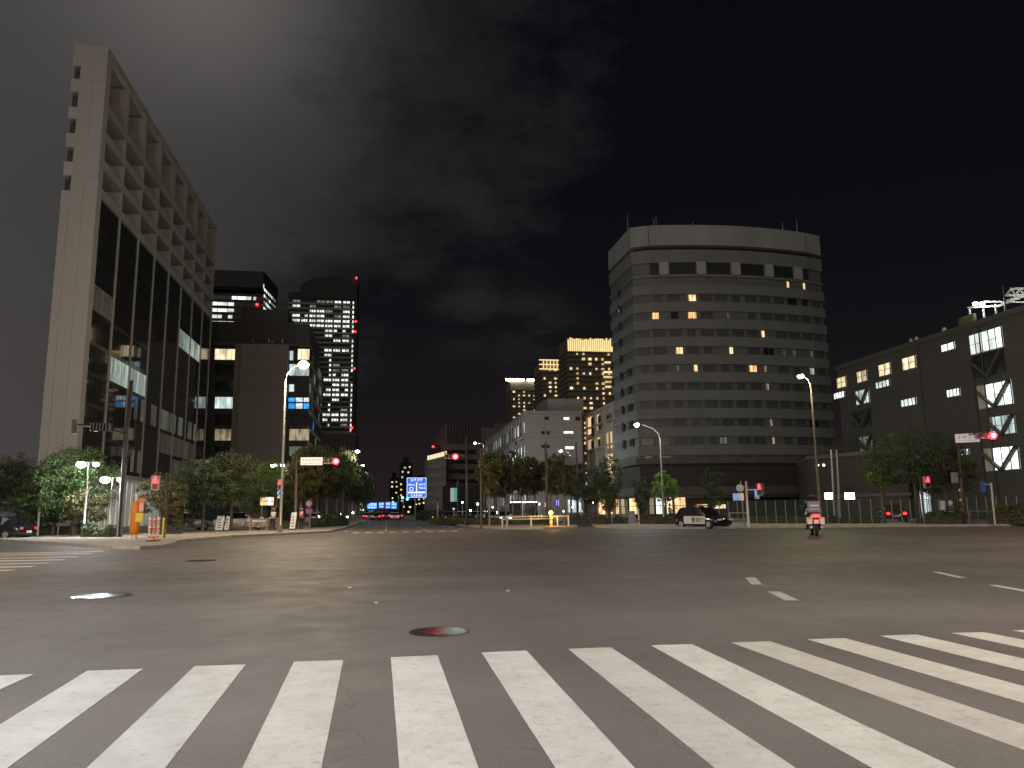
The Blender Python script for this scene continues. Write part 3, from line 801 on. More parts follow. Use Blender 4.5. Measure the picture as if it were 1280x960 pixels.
    rb = MB().box(-.35, -.6, 0, .35, 0, pz*.6).mesh('rib', 'far_dark')
    for i in range(12): place('rib', rb, t, (px0+1+i*(px1-px0-2)/11, -40, pz*.38))
    MB().box(px0, -41.5, 0, px1+3, -40.7, pz*.36).build('podium_screen', 'red_lit_wall', t)
tower_curved()

# ------------------------------------------------------------------ 5 banded hotel tower on the right
def polyline_hit(pts, px, py):
    """where the sight line through a photo point meets a vertical wall following pts"""
    d = ray(px, py)
    for i in range(len(pts)-1):
        (ax, ay), (bx, by) = pts[i], pts[i+1]; ex, ey = bx-ax, by-ay
        den = d.x*ey - d.y*ex
        if abs(den) < 1e-9: continue
        t = (ax*ey - ay*ex)/den; s = (ax*d.y - ay*d.x)/den
        if -1e-6 <= s <= 1+1e-6 and t > 0: return (ax+ex*s, ay+ey*s, EYE+d.z*t, math.atan2(ey, ex))
    return None
def inset(poly, q):
    """the polygon moved inward by q along every edge"""
    n = len(poly); ar = sum(poly[i][0]*poly[(i+1)%n][1]-poly[(i+1)%n][0]*poly[i][1] for i in range(n)); sg = 1 if ar > 0 else -1; out = []
    for i in range(n):
        p, c, x = Vector(poly[i-1]), Vector(poly[i]), Vector(poly[(i+1) % n]); d0 = (c-p).normalized(); d1 = (x-c).normalized()
        n0 = Vector((-d0.y, d0.x))*sg; n1 = Vector((-d1.y, d1.x))*sg; b = n0+n1; b = b/max(.3, b.length_squared/2); out.append(tuple(c+b*q))
    return out
def hotel():
    H = 45.0
    left_back = at_z(760, 315, H); cA = at_z(787, 285, H); cB = at_z(810, 282, H)
    cE = at_z(1006, 291, H); cF = at_z(1024, 295, H)
    Yc = 107.5
    front = [(cA.x, cA.y-.1), (cB.x, cB.y)]
    n = 12
    for i in range(1, n):      # gently bowed middle
        u = i/n; x = cB.x+(cE.x-cB.x)*u; y = cB.y+(cE.y-cB.y)*u - 2.0*4*u*(1-u)*.75; front.append((x, y))
    front += [(cE.x, cE.y), (cF.x, cF.y)]
    wall = [(left_back.x, left_back.y)] + front
    poly = wall + [(cF.x-1, cF.y+16), (left_back.x+7, left_back.y+3)]
    t = thing('hotel_building', 'wide banded hotel tower with a bowed front and a few orange lit rooms', 'building', (0, 0, 0))
    P_in = inset(poly, .22)
    MB().prism(P_in, 3, 41.0).build('core_wall', 'tower_band', t)
    # parapet crown with a dark slot beneath it
    MB().prism(inset(poly, .0), 41.75, H).build('parapet', 'tower_parapet', t)
    MB().prism(inset(poly, 1.1), 41.0, 41.75).build('slot', 'core_dark', t)
    jn = MB().box(-.06, -.05, 0, .06, .2, 3.2).mesh('parapet_joint', 'tower_band')
    for (x, y) in ((cB.x, cB.y), (cE.x, cE.y)): place('parapet_joint', jn, t, (x, y, 41.8))
    # spandrel bands at each storey
    z_top = 40.95
    bands = [(38.95, 41.0)]
    f0, fp = 36.05, 2.74
    rows = [f0 - fp*i for i in range(11)]           # centre of each window band
    hh = .62
    prev = 37.05
    for z in rows: bands.append((z+hh, prev)); prev = z-hh
    ring_m = 'tower_light'
    for i, (a, b) in enumerate(bands): 
        if b-a < .1: continue
        MB().prism(poly, a, b).build('spandrel_band', ring_m, t)
    MB().prism(poly, 8.1, rows[-1]+hh-fp+hh*0 if rows[-1]-hh < 8.1 else rows[-1]-hh).build('spandrel_band', ring_m, t) if rows[-1]-hh > 8.2 else None
    # lower storeys: taller brown base, fascia band
    MB().prism(inset(poly, .1), 4.6, 8.0).build('base_wall', 'tower_brown', t)
    MB().prism(inset(poly, -.6), 8.0-.02, 8.9).build('fascia_band', 'fascia_brown', t)
    MB().prism(inset(poly, -.5), 3.4, 4.6).build('fascia_band', 'fascia_brown', t)
    MB().prism(inset(poly, 1.5), 0, 3.4).build('base_wall', 'tower_brown', t)
    # length parameter along the front
    seg = []; tot = 0
    for i in range(len(wall)-1):
        l = math.hypot(wall[i+1][0]-wall[i][0], wall[i+1][1]-wall[i][1]); seg.append((tot, l)); tot += l
    l0 = seg[0][1]
    # windows: regular rooms, dark unless listed
    litpx = [(820, 402, 8, 'lit_orange'), (866, 379, 9, 'lit_warm'), (866, 400, 10, 'lit_orange'), (850, 445, 8, 'lit_orange'), (870.5, 467, 4, 'lit_warm'),
             (986, 361, 3, 'lit_warm'), (1006.5, 364, 2.5, 'lit_warm'), (915, 444, 4, 'lit_warm'), (955, 423, 3.5, 'lit_warm'), (942.5, 467, 9, 'lit_orange'), (958, 467, 3.5, 'lit_warmdim'),
             (1016.5, 469.5, 6, 'lit_green'), (981, 447, 6, 'lit_dim'), (994, 447, 5, 'lit_dim'), (1016, 449, 5, 'lit_dim'), (961, 494, 3, 'lit_warmdim'), (965, 527, 3, 'lit_warmdim'), (968, 556, 3, 'lit_warmdim'), (905, 557, 9, 'lit_dim'), (848, 467, 4, 'lit_dim'), (911, 402, 3, 'lit_dim')]
    litw = []
    for px, py, w, mn in litpx:
        h = polyline_hit(wall, px, py)
        if h:
            k = min(range(len(rows)), key=lambda i: abs(rows[i]-h[2])); d = math.hypot(h[0], h[1])
            litw.append((h[0], h[1], k)); nn = Vector((math.sin(h[3]), -math.cos(h[3])))
            window(t, h[0]-nn.x*.19, h[1]-nn.y*.19, rows[k], w*d/960*1.15, 1.12, h[3], mn, nx=2 if w > 5 else 1, t=.12)
    def along(s):
        for i, (a, l) in enumerate(seg):
            if a <= s <= a+l:
                u = (s-a)/l; (ax, ay), (bx, by) = wall[i], wall[i+1]; return ax+(bx-ax)*u, ay+(by-ay)*u, math.atan2(by-ay, bx-ax)
    for k, z in enumerate(rows[1:], 1):
        s = l0 + 1.4; j = 0
        while s < tot-1:
            x, y, an = along(s); nn = Vector((math.sin(an), -math.cos(an)))
            if all(not (kk == k and math.hypot(lx-x, ly-y) < 1.5) for lx, ly, kk in litw):
                window(t, x-nn.x*.19, y-nn.y*.19, z, 1.95 if (j*7+k*3) % 5 else 1.2, 1.12, an, 'band_glass' if rnd.random() < .93 else 'glass_dull', 'tower_band', nx=1 if (j+k) % 3 else 2, t=.06)
            s += 2.45; j += 1
    for z in rows[:-1]:                      # single column of small windows on the left flank
        x, y, an = along(l0*.42); window(t, x-.02, y, z+.2, .75, 1.35, an, 'glass_dark', 'core_dark', nx=1)
        if z < 24: x, y, an = along(l0*.72); window(t, x, y, z+.1, 1.5, 1.2, an, 'glass_dull', 'tower_band', nx=2)
    # sky lounge: wide dark windows between white piers
    for a, b in ((812, 823), (836, 869), (883, 912), (925, 954), (965, 990), (1004, 1009)):
        h0, h1 = polyline_hit(wall, a, 332), polyline_hit(wall, b, 333)
        if not h0 or not h1: continue
        x, y = (h0[0]+h1[0])/2, (h0[1]+h1[1])/2; an = math.atan2(h1[1]-h0[1], h1[0]-h0[0]); w = math.hypot(h1[0]-h0[0], h1[1]-h0[1])
        window(t, x, y-.02, 37.95, w, 1.75, an, 'glass_dark', 'core_dark', nx=max(1, int(w/1.5)), t=.06)
    MB().prism(inset(poly, .30), 37.0, 39.0).build('spandrel_band', 'tower_light', t)
    for px in (829.5, 876, 919, 960.5, 996.5):
        h = polyline_hit(wall, px, 333); MB().box(-.72, -.25, 0, .72, .5, 2.0).build('pier', 'tower_pier', t, loc=(h[0], h[1], 37.0)).rotation_euler.z = h[3]
    # warm restaurant frontage at the foot, left part
    for a, b, mn in ((748, 757, 'lit_shop'), (761, 766, 'lit_shop'), (770, 774, 'lit_shop'), (777, 782, 'lit_warmdim'), (787, 797, 'lit_shop'), (812, 818, 'lit_warmdim'), (820, 832, 'lit_white'), (833, 841, 'lit_yellow'), (843, 858, 'lit_shop')):
        h0 = polyline_hit([(left_back.x-14, left_back.y), (left_back.x, left_back.y-1.5), (cA.x-.4, cA.y-.4), (cB.x, cB.y-.6), (cB.x+12, cB.y-2.5)], a, 640)
        h1 = polyline_hit([(left_back.x-14, left_back.y), (left_back.x, left_back.y-1.5), (cA.x-.4, cA.y-.4), (cB.x, cB.y-.6), (cB.x+12, cB.y-2.5)], b, 640)
        if not h0 or not h1: continue
        x, y = (h0[0]+h1[0])/2, (h0[1]+h1[1])/2; an = math.atan2(h1[1]-h0[1], h1[0]-h0[0]); w = math.hypot(h1[0]-h0[0], h1[1]-h0[1])
        window(t, x, y, 1.9, w, 2.6, an, mn, 'wood_dark', nx=2, nz=2, t=.1)
    for a, b in ((873, 887), (894, 910)):
        h0, h1 = polyline_hit(wall, a, 633), polyline_hit(wall, b, 633); x, y = (h0[0]+h1[0])/2, (h0[1]+h1[1])/2
        window(t, x, y+.7, h0[2], h1[0]-h0[0], .62, math.atan2(h1[1]-h0[1], h1[0]-h0[0]), 'lit_yellow', 'core_dark', nx=4, t=.05)
    # roof masts and vents
    for px, py, hgt in ((788, 282, 2.6), (821, 279, 1.6), (824, 279, 1.9), (870, 279, 1.0), (984, 289, 1.8), (1002, 289, 2.6)):
        h = polyline_hit(wall, px, py+4)
        if h: MB().tube([(h[0], h[1]+1.2, H), (h[0], h[1]+1.2, H+hgt)], [.09, .04], 6).build('mast', 'grey_metal', t); 
    # faint dark lettering plate on the base: logo and name in dark relief
    h = polyline_hit(wall, 897, 580)
    m = MB()
    for i, w in enumerate((.5, .35, .5, .4, .5, .35, .45, .5, .4)):
        m.box(-3.2+i*.72, -.06, 7.1, -3.2+i*.72+w, .1, 7.45)
    m.build('name_lettering', 'core_dark', t, loc=(h[0], h[1]-.3, 0)).rotation_euler.z = h[3]
    return poly
hotel_poly = hotel()

# ------------------------------------------------------------------ 6 dark low building on the far right
def right_block():
    X = 53.5; H = 18.0; y0 = 26.0; y1 = 84.0
    t = thing('factory_building', 'long dark building on the right with braced lit windows', 'building', (X, 0, 0))
    n = 14; w = (y1-y0)/n
    MB().box(.3, y0, 0, 26, y1, H-.3).build('wall', 'school_wall', t)
    pm = MB().box(0, .012, 0, .3, w-.012, 4.48).mesh('wall_panel', 'school_wall')
    for i in range(n):
        for k in range(4): place('wall_panel', pm, t, (0, y0+i*w, k*4.5+.01))
    MB().box(-.12, y0, H-.25, 26, y1+.2, H+.25).build('roof', 'school_wall', t)
    def wx(x0, ya, x1, yb, mn, **k): return win_x(t, X, x0, ya, x1, yb, mn, FACE_MX, **k)
    for a in ((1046, 471, 1058, 485), (1071, 463, 1084.5, 478), (1098, 454, 1114, 470), (1127.5, 445.5, 1145.5, 462)): wx(*a, 'lit_yellow', nx=2, nz=2, t=.1)
    for a in ((1042, 490, 1056.5, 498), (1094, 476, 1113, 484.5), (1125.5, 498, 1146, 507.5), (1183, 486, 1201, 496)): wx(*a, 'lit_white', nx=4, nz=1, t=.12)
    wx(1176, 429, 1194, 438.5, 'lit_white', nx=2, t=.12); wx(1104, 572, 1124, 579, 'lit_white', nx=4, t=.12); wx(1135, 569.5, 1149, 576, 'lit_cool', nx=3, t=.12)
    wx(1199, 561, 1212, 569, 'screen_white', nx=2, t=.12)
    def braced(x0, ya, x1, yb, mn, cur=0.0, nx=4, nz=2):
        o = wx(x0, ya, x1, yb, mn, nx=nx, nz=nz, t=.05); s = o.scale
        m = MB(); z0 = -.5*s.z; z1 = .5*s.z; wd = s.x/2
        m.bar((-wd, -.22, z1*.55), (0, -.22, z0), .34, .2); m.bar((wd, -.22, z1*.95), (0, -.222, z0), .38, .2)
        b = m.build('brace', 'core_dark', t, loc=o.location); b.rotation_euler.z = FACE_MX
        if cur:
            c = MB()
            for k in range(6): c.box(-wd+k*cur/6, -.11, z0, -wd+(k+.7)*cur/6, -.045, z1)
            q = c.build('curtain', 'cream_wall', t, loc=o.location); q.rotation_euler.z = FACE_MX
    braced(1070, 487, 1087, 505, 'lit_cool'); braced(1067, 512, 1089, 534, 'glass_dull'); braced(1075, 544.5, 1092, 565, 'lit_dim')
    braced(1223, 478, 1266, 508.5, 'lit_white', 1.1); braced(1237, 519, 1270, 543.5, 'lit_cool', .5); braced(1232, 558.5, 1275, 588, 'lit_white', 1.1)
    braced(1216, 440, 1256.5, 470, 'glass_dull')
    wx(1211, 413, 1254.5, 439.5, 'lit_white', nx=5, nz=2, t=.05)
    # ground floor curtain wall glimpsed through the trees
    wx(1108, 616, 1131, 636, 'lit_yellow', nx=7, t=.03); wx(1146, 614, 1165, 648, 'lit_cool', nx=7, t=.03)
    # small rooftop lights
    for px, py, mn in ((1146, 425, 'galv'), (1140, 436, 'galv'), (1181, 418, 'galv')):
        p = at_x(px, py, X+.5); MB().ball((.5, p.y, H+.45), .22, sz=1.6).build('roof_vent', mn, t)
    a, b = at_x(1199, 410, X+.4), at_x(1218, 405, X+.4)
    MB().box(.4, a.y, H+.25, .7, b.y, H+1.15).build('roof_box', 'leaf_olive', t)
    # pipes and downspouts on the wall
    for px in (1152, 1232, 1218):
        p = at_x(px, 480, X); MB().tube([(-.1, p.y, .2), (-.1, p.y, H-.4)], .07, 6).build('downpipe', 'dark_metal', t)
    return t
right_block()
def roof_truss():
    X = 55.0; H = 18.25
    p = at_x(1216, 400, X); t = thing('roof_gantry', 'white steel truss gantry with floodlights on the dark roof', 'gantry', (X, p.y, H))
    def q(px, py, dx=0.0):
        v = at_x(px, py, X+dx); return (dx, v.y-p.y, v.z-H)
    posts = [(1212, 386, 1214, 408), (1229, 386, 1230, 405), (1244, 380, 1247, 401), (1256, 382, 1258, 398), (1279, 384, 1280, 394)]
    for a, b, c, d in posts:
        v = q(a, b); MB().bar((v[0], v[1], 0), v, .13).build('post', 'white_metal', t)
    MB().bar(q(1210, 384.5), q(1252, 382), .16).build('beam', 'white_metal', t)
    MB().bar(q(1230, 377), q(1300, 378), .12).build('beam', 'white_metal', t)
    MB().bar(q(1248, 383), q(1300, 362), .2).build('beam', 'white_metal', t)
    MB().bar(q(1252, 379), q(1300, 359), .14).build('beam', 'white_metal', t)
    m = MB(); m.bar(q(1258, 369), q(1310, 369), .22); m.bar(q(1264, 361), q(1310, 360), .2)
    xs = [1258, 1264, 1270, 1275, 1281, 1287, 1293]
    for i in range(len(xs)-1):
        m.bar(q(xs[i], 369 if i % 2 == 0 else 361), q(xs[i+1], 361 if i % 2 == 0 else 369), .13)
    m.build('truss', 'white_metal', t)
    v = q(1254, 362, -.2); MB().tube([(v[0], v[1], 0), (v[0], v[1], v[2]+.3)], .07, 6).build('mast', 'dark_metal', t)
    for px, py in ((1219, 379.5), (1227.5, 379.5)):
        v = q(px, py, -.5); MB().box(v[0]-.1, v[1]-.2, v[2]-.13, v[0]+.1, v[1]+.2, v[2]+.13).build('floodlight', 'lamp_white', t)
    v = q(1238, 401, -.6); MB().box(v[0]-.05, v[1]-.3, v[2]-.05, v[0]+.05, v[1]+.3, v[2]+.05).build('floodlight', 'head_white', t)
    v = q(1220, 378, -1.2); lamp_light(v, 130, (.85, 1, .97), .2, parent=t)
    v = q(1262, 374, -1.5); lamp_light((v[0], v[1], v[2]-.6), 60, (.85, 1, .97), .2, parent=t)
roof_truss()

# ------------------------------------------------------------------ 7 white block, cream block, red-lit block
def white_block():
    X = 25.8; H = 20.0; Y = at_z(658, 515, H).y; x1 = at_z(728, 515, H).x; yb = Y+60
    t = thing('office_building', 'long pale low-rise building with rows of lit windows on its street side', 'building', (0, Y, 0))
    MB().box(X+.15, .15, 0, x1, 60, H-.2).build('wall', 'white_wall', t)
    MB().box(X-.05, -.05, H-.25, x1, 60, H+.25).build('roof', 'white_wall', t)
    zr = [at_x(655, y, X).z for y in (515, 536, 562, 588)]
    fh = 4.55
    cols = 3; w = (x1-X)/cols
    pm = MB().box(.02, 0, 0, w-.02, .15, fh-.06).mesh('wall_panel', 'white_wall')
    for i in range(cols):
        for k in range(4): place('wall_panel', pm, t, (X+i*w, 0, H-.3-(k+1)*fh+.03))
    led = MB().box(-.45, 0, 0, .15, 60, .35).mesh('floor_ledge', 'white_wall')
    pil = MB().box(-.2, -.25, 0, .15, .25, fh-.36).mesh('pilaster', 'white_wall')
    n = 17; p = 60/n
    for k in range(4):
        z = H-.3-(k+1)*fh
        place('floor_ledge', led, t, (X, 0, z))
        for i in range(n+1): place('pilaster', pil, t, (X, min(59.7, max(.26, i*p)), z+.352))
        for i in range(n):
            lit = rnd.random() < ((.3, .75, .85, .6)[k])
            window(t, X+.14, (i+.5)*p, z+2.1, p*.62, 2.3, FACE_MX, rnd.choice(['lit_cool', 'lit_office', 'lit_cool']) if lit else 'glass_dull', nx=2, t=.1)
    for a in ((704, 521.5, 712, 525), (704, 539, 717, 542), (706, 558, 718, 561.5), (706, 578.5, 718, 583)): win_y(t, Y, *a, 'lit_office', nx=2, t=.1)
    for a in ((680.5, 521, 686, 525), (676.5, 539, 681, 543), (683, 539, 687, 543), (677, 556, 681, 560), (719, 521, 725, 526), (683, 556, 687, 560), (668, 578, 672, 583)): win_y(t, Y, *a, 'glass_dark', fm='core_dark', nx=1, t=.12)
    a, b = at_y(683, 499, Y+4), at_y(728, 515, Y+4)
    MB().box(a.x, 3, H+.25, b.x, 14, a.z).build('roof_house', 'white_wall', t)
    # lit entrance behind the trees
    win_y(t, Y, 709, 624, 727, 641, 'lit_cool', nx=3, nz=1, t=.06)
white_block()
def cream_block():
    X = 39.0; H = 20.0; y0 = at_z(770, 503, H).y; y1 = at_z(730, 520, H).y
    t = thing('apartment_building', 'narrow cream building with tall warm lit openings beside the hotel', 'building', (X, 0, 0))
    MB().box(.5, y0-6, 0, 6, y1+1, H-.2).build('wall', 'cream_wall', t)
    MB().box(-.1, y0-6, H-.25, 6, y1+1, H+.2).build('roof', 'cream_wall', t)
    # solid pieces left around the openings
    ops = [(733, 520, 741, 545), (743.5, 517, 750, 540), (733, 549, 741, 563), (743, 546, 751, 560), (756.5, 540, 761, 562), (763, 537, 768, 562), (757, 565, 768, 600)]
    for a in ops: win_x(t, X+.4, *a, 'gold_soft', FACE_MX, nx=1, fm='cream_wall', t=.14)
    for a in ((739.5, 522, 741.5, 545), (748, 520, 750.5, 537), (739.5, 551, 741.5, 562), (748, 549, 750.5, 559)): win_x(t, X+.28, *a, 'glass_dark', FACE_MX, nx=1, t=.1)
    for a in ((759, 518, 761.5, 528), (763.5, 516, 766, 527)): win_x(t, X+.4, *a, 'glass_dark', FACE_MX, nx=1, fm='core_dark', t=.2)
    for z in (3.6, 8.2, 12.8, 17.2): MB().box(-.02, y0-6, z, .5, y1+1, z+.3).build('floor_ledge', 'cream_wall', t)
    for y in (y0+1, y0+6, y0+12.5, y1-.2): MB().box(-.03, y, 0, .5, y+.5, H-.26).build('pier', 'cream_wall', t)
cream_block()
def red_block():
    H = 32.0; Y = at_z(580, 529, H).y; x0 = at_z(556, 530, H).x; x1 = at_z(622, 530, H).x
    t = thing('office_building', 'striped office block behind the red signal with a vertically ribbed top', 'building', (0, Y, 0))
    MB().box(x0, .4, 0, x1+12, 60, H).build('core_wall', 'red_lit_wall', t)
    zr = at_y(580, 553, Y).z
    rib = MB().box(-.18, -.5, 0, .18, .4, H-zr).mesh('rib', 'far_dark')
    for i in range(16): place('rib', rib, t, (x0+.8+i*1.05, 0, zr))
    xa = at_y(600, 550, Y).x
    for k in range(6):
        z = zr-1.6-k*3.4
        MB().box(x0+.1, -.3, z-1.0, xa, .4, z+.9).build('spandrel_band', 'red_lit_wall', t)
        window(t, (x0+xa)/2, .36, z-1.9, xa-x0-1, 1.3, 0, 'glass_dull', nx=8, t=.03)
    MB().box(xa+.2, -1.2, 0, x1, .4, H-1.5).build('stair_wall', 'red_lit_wall', t)
    for k in range(3): window(t, (xa+x1)/2, -1.2, 20-k*6.5, 6, 3.6, 0, 'glass_dull', nx=3, nz=2, t=.04)
    # angled lower wing toward the street with a lit top edge
    a, b = at_y(543, 573, Y+10), at_y(556, 560, Y-6)
    poly = [(x0-.4, -8), (x0-5.2, 14), (x0-5.2, 40), (x0-.3, 40)]
    MB().prism(poly, 0, zr-4).build('wing_wall', 'far_grey', t)
    MB().prism([(x0-.3, -8.3), (x0-5.5, 13.8), (x0-5.2, 14.3), (x0-.1, -7.8)], zr-5.2, zr-3.7).build('lit_fascia', 'lit_yellow', t)
    for k in range(5): MB().prism([(x0-.3, -8.2), (x0-5.4, 13.8), (x0-5.2, 14.3), (x0-.1, -7.8)], zr-8.6-k*3.2, zr-7.2-k*3.2).build('spandrel_band', 'cream_wall', t)
    # narrow stair tower left of the wing
    p = at_y(541, 557, Y+30); MB().box(p.x-1.2, 28, 0, p.x+2.0, 34, p.z).build('stair_tower', 'far_dark', t)
    MB().ball((p.x, 27.6, p.z-.6), .4).build('beacon', 'tail_red', t)
    # low dark hall with a turquoise lit panel at its foot
    c = at_y(571, 610, Y-30); d = at_y(563, 627, Y-30)
    MB().box(d.x-1, -30, 0, x1+8, -10, 9.5).build('hall_wall', 'far_dark', t)
    MB().box(d.x, -30.3, d.z, c.x-1, -30.02, c.z).build('panel', 'sign_lit_grey', t); MB().box(c.x-.98, -30.3, d.z, c.x+.3, -30.02, c.z).build('panel', 'turquoise', t)
red_block()

# ------------------------------------------------------------------ 8 residential towers with golden crowns, far skyline
def gold_tower(label, H, pl, pr, top_l, top_r, crown, depth, n_lit, seed, side=None):
    a = at_z(*top_l, H); b = at_z(*top_r, H); Y = a.y; rr = random.Random(seed)
    xa, xb = a.x, at_y(*top_r, Y).x; ztop = at_y((top_l[0]+top_r[0])/2, (top_l[1]+top_r[1])/2, Y).z
    t = thing('apartment_tower', label, 'building', (0, Y, 0))
    MB().box(xa, .4, 0, xb, depth, ztop).build('wall', 'far_brown', t)
    fh = 3.2; nf = int((ztop-8)/fh)
    sl = MB().box(xa-.5, -.5, 0, xb+.5, depth, .9).mesh('balcony_slab', 'far_brown')
    for k in range(nf): place('balcony_slab', sl, t, (0, 0, ztop-9-k*fh))
    me = UNIT.setdefault(('flat',), MB().box(-.5, -.2, -.5, .5, .5, .5).mesh('window', 'gold_soft'))
    me2 = UNIT.setdefault(('flat2',), MB().box(-.5, -.2, -.5, .5, .5, .5).mesh('window', 'lit_yellow'))
    ncol = int((xb-xa)/4); used = set()
    for _ in range(n_lit):
        k, j = rr.randrange(min(nf, 34)), rr.randrange(ncol)
        if rr.random() < .35: j = rr.choice([1, ncol//3, ncol-2])
        if (k, j) in used: continue
        used.add((k, j)); w = rr.choice((.9, 1.2, 1.9))
        place('window', me if rr.random() < .7 else me2, t, (xa+(j+.5)*(xb-xa)/ncol, -.1, ztop-9-k*fh+2.0), 0, (w, 1, rr.choice((1.1, 1.5))))
    if crown == 'fins':
        n = 22; f = MB().box(-.38, -.8, 0, .38, .2, 8.6).mesh('crown_fin', 'gold')
        for i in range(n): place('crown_fin', f, t, (xa+(i+.5)*(xb-xa)/n, 0, ztop-8.5), 0, (1, 1, rr.uniform(.85, 1.05)))
        MB().box(xa, .0, ztop-8, xb, .39, ztop+.2).build('crown_screen', 'gold_glow', t)
        for i in range(8): place('crown_fin', f, t, (xb+.3, 1.5+i*3, ztop-8.5), FACE_PX)
    elif crown == 'grid':
        for z in (0, -3.4, -6.8): MB().box(xa-2, -.9, ztop+z, xb, -.3, ztop+z+.75).build('crown_bar', 'gold', t)
        for i in range(8): MB().box(xa+(i+.4)*(xb-xa)/8, -.91, ztop-6.8, xa+(i+.4)*(xb-xa)/8+.5, -.31, ztop+.7).build('crown_post', 'gold', t)
    else:
        w = xb-xa
        MB().box(xa-5, -1.5, ztop-.4, xa+w*.42, -.3, ztop+1.2).build('crown_bar', 'head_white', t)
        MB().box(xa+w*.52, -1.5, ztop-.4, xb, -.3, ztop+1.2).build('crown_bar', 'head_white', t)
        MB().bar((xa-4, -1.0, ztop-.8), (xa+w*.2, 4.0, ztop-2.6), .8).build('crown_bar', 'gold', t)
    # bay of balconies at the right edge lit in bands
    if side:
        for k in range(0, min(nf, 30), 1):
            if rr.random() < .55: place('window', me, t, (xb-3.2, -.6, ztop-11-k*fh+1.9), 0, (rr.choice((4, 6)), 1, 1.2))
    return t
gold_tower('tallest of the far apartment towers, with a bright golden finned crown', 110, 709, 765, (709, 425), (764, 422), 'fins', 26, 150, 1, True)
gold_tower('far apartment tower with a golden grid crown, middle of the three', 110, 677, 711, (677, 453), (711, 449), 'grid', 30, 110, 2)
gold_tower('lowest of the far apartment towers, topped by white roof lines', 112, 638, 678, (639, 478), (677, 473), 'line', 30, 130, 3)
def far_block(px0, px1, py, Y, seed, label, n, shade='far_dark'):
    a, b = at_y(px0, py, Y), at_y(px1, py, Y); rr = random.Random(seed); t = thing('apartment_tower', label, 'building', (0, Y, 0), 0, 'skyline at the end of the street')
    MB().box(a.x, .4, 0, b.x, 25, a.z).build('wall', shade, t)
    MB().box(a.x+(b.x-a.x)*.25, 4, a.z, a.x+(b.x-a.x)*.7, 20, a.z+5).build('roof_house', shade, t)
    me = UNIT.setdefault(('flat3',), MB().box(-.5, -.2, -.5, .5, .5, .5).mesh('window', 'lit_yellow'))
    nc = max(2, int((b.x-a.x)/4)); us = set()
    for _ in range(n):
        j, k = rr.randrange(nc), rr.randrange(max(1, int(a.z/5)))
        if (j, k) in us: continue
        us.add((j, k)); place('window', me, t, (a.x+(j+rr.uniform(.2, .8))*(b.x-a.x)/nc, .1, a.z-4-k*5+rr.uniform(-.8, .8)), 0, (rr.uniform(1.0, 2.0), 1, 1.4))
far_block(500, 516, 578, 700, 5, 'small far tower above the street end, left of the blue sign', 26)
far_block(487, 499, 597, 760, 6, 'low far tower rising just right of the street vanishing point', 14)
far_block(437, 448, 560, 600, 8, 'far dark block just right of the curved tower foot', 14)
far_block(449, 459, 586, 650, 9, 'low far dark block at the left end of the street view', 12)
far_block(516, 540, 600, 800, 10, 'broad far block behind the big blue sign', 20)
far_block(622, 640, 560, 520, 11, 'dark far block between red-lit block and lowest gold tower', 10)

# ------------------------------------------------------------------ annex right of the hotel with two lit signs
def annex():
    t = thing('low_building', 'low dark annex between the hotel and the long dark building', 'building', (0, 0, 0))
    a = at_dist(1035, 574, 96); b = at_dist(1100, 574, 88)
    MB().prism([(a.x-2, a.y+1), (b.x+1.5, b.y-2), (b.x+8, b.y+12), (a.x+4, a.y+14)], 0, a.z).build('wall', 'tower_brown', t)
    MB().prism([(a.x-2.2, a.y+.8), (b.x+1.5, b.y-2.3), (b.x+8, b.y+12), (a.x+4, a.y+14)], a.z, a.z+.4).build('roof', 'fascia_brown', t)
    MB().prism([(a.x-2.2, a.y+.8), (b.x+1.5, b.y-2.3), (b.x+1.6, b.y-1.9), (a.x-2.0, a.y+1.2)], a.z-4.4, a.z-4.1).build('ledge', 'fascia_brown', t)
    for px in (1037, 1062):
        p = at_dist(px, 620, 84); m = thing('lit_sign_box', 'white lit box at the fence, %s of the twin poles' % ('left' if px < 1050 else 'right'), 'lit sign', (p.x, p.y, 0), -.45)
        MB().box(-.44, -.08, p.z-.3, .44, .08, p.z+.3).build('light_panel', 'head_white', m)
        MB().box(-.5, -.05, p.z-.36, .5, .12, p.z-.31).build('frame', 'dark_metal', m)
        MB().tube([(0, .15, 0), (0, .15, p.z)], .05, 6).build('pole', 'dark_metal', m)
    p = at_dist(1046, 640, 80)
    m = thing('twin_pole', 'pair of slim dark poles with a crosshead in front of the annex', 'pole', (p.x, p.y, 0))
    q = at_dist(1043, 560, 80); u = Vector((q.x-p.x, q.y-p.y))
    for dx in (-.28, .28): MB().tube([(dx, 0, 0), (dx+u.x*.6, u.y, q.z)], [.11, .08], 8).build('pole', 'galv', m)
    MB().bar((-1.1, u.y, q.z), (1.0, u.y, q.z), .5, .3).build('crosshead', 'dark_metal', m)
    for px in (1023, 1029): 
        h = at_dist(px, 581.5, 86); 
    lp = thing('wall_light', 'two small white lights on the dark wall by the hotel', 'light', tuple(at_dist(1026, 581.5, 90)))
    for dx in (-.35, .35): MB().ball((dx, 0, 0), .11).build('bulb', 'head_white', lp)
    MB().bar((-.6, .1, .2), (.6, .1, .2), .08).build('bracket', 'dark_metal', lp)
annex()

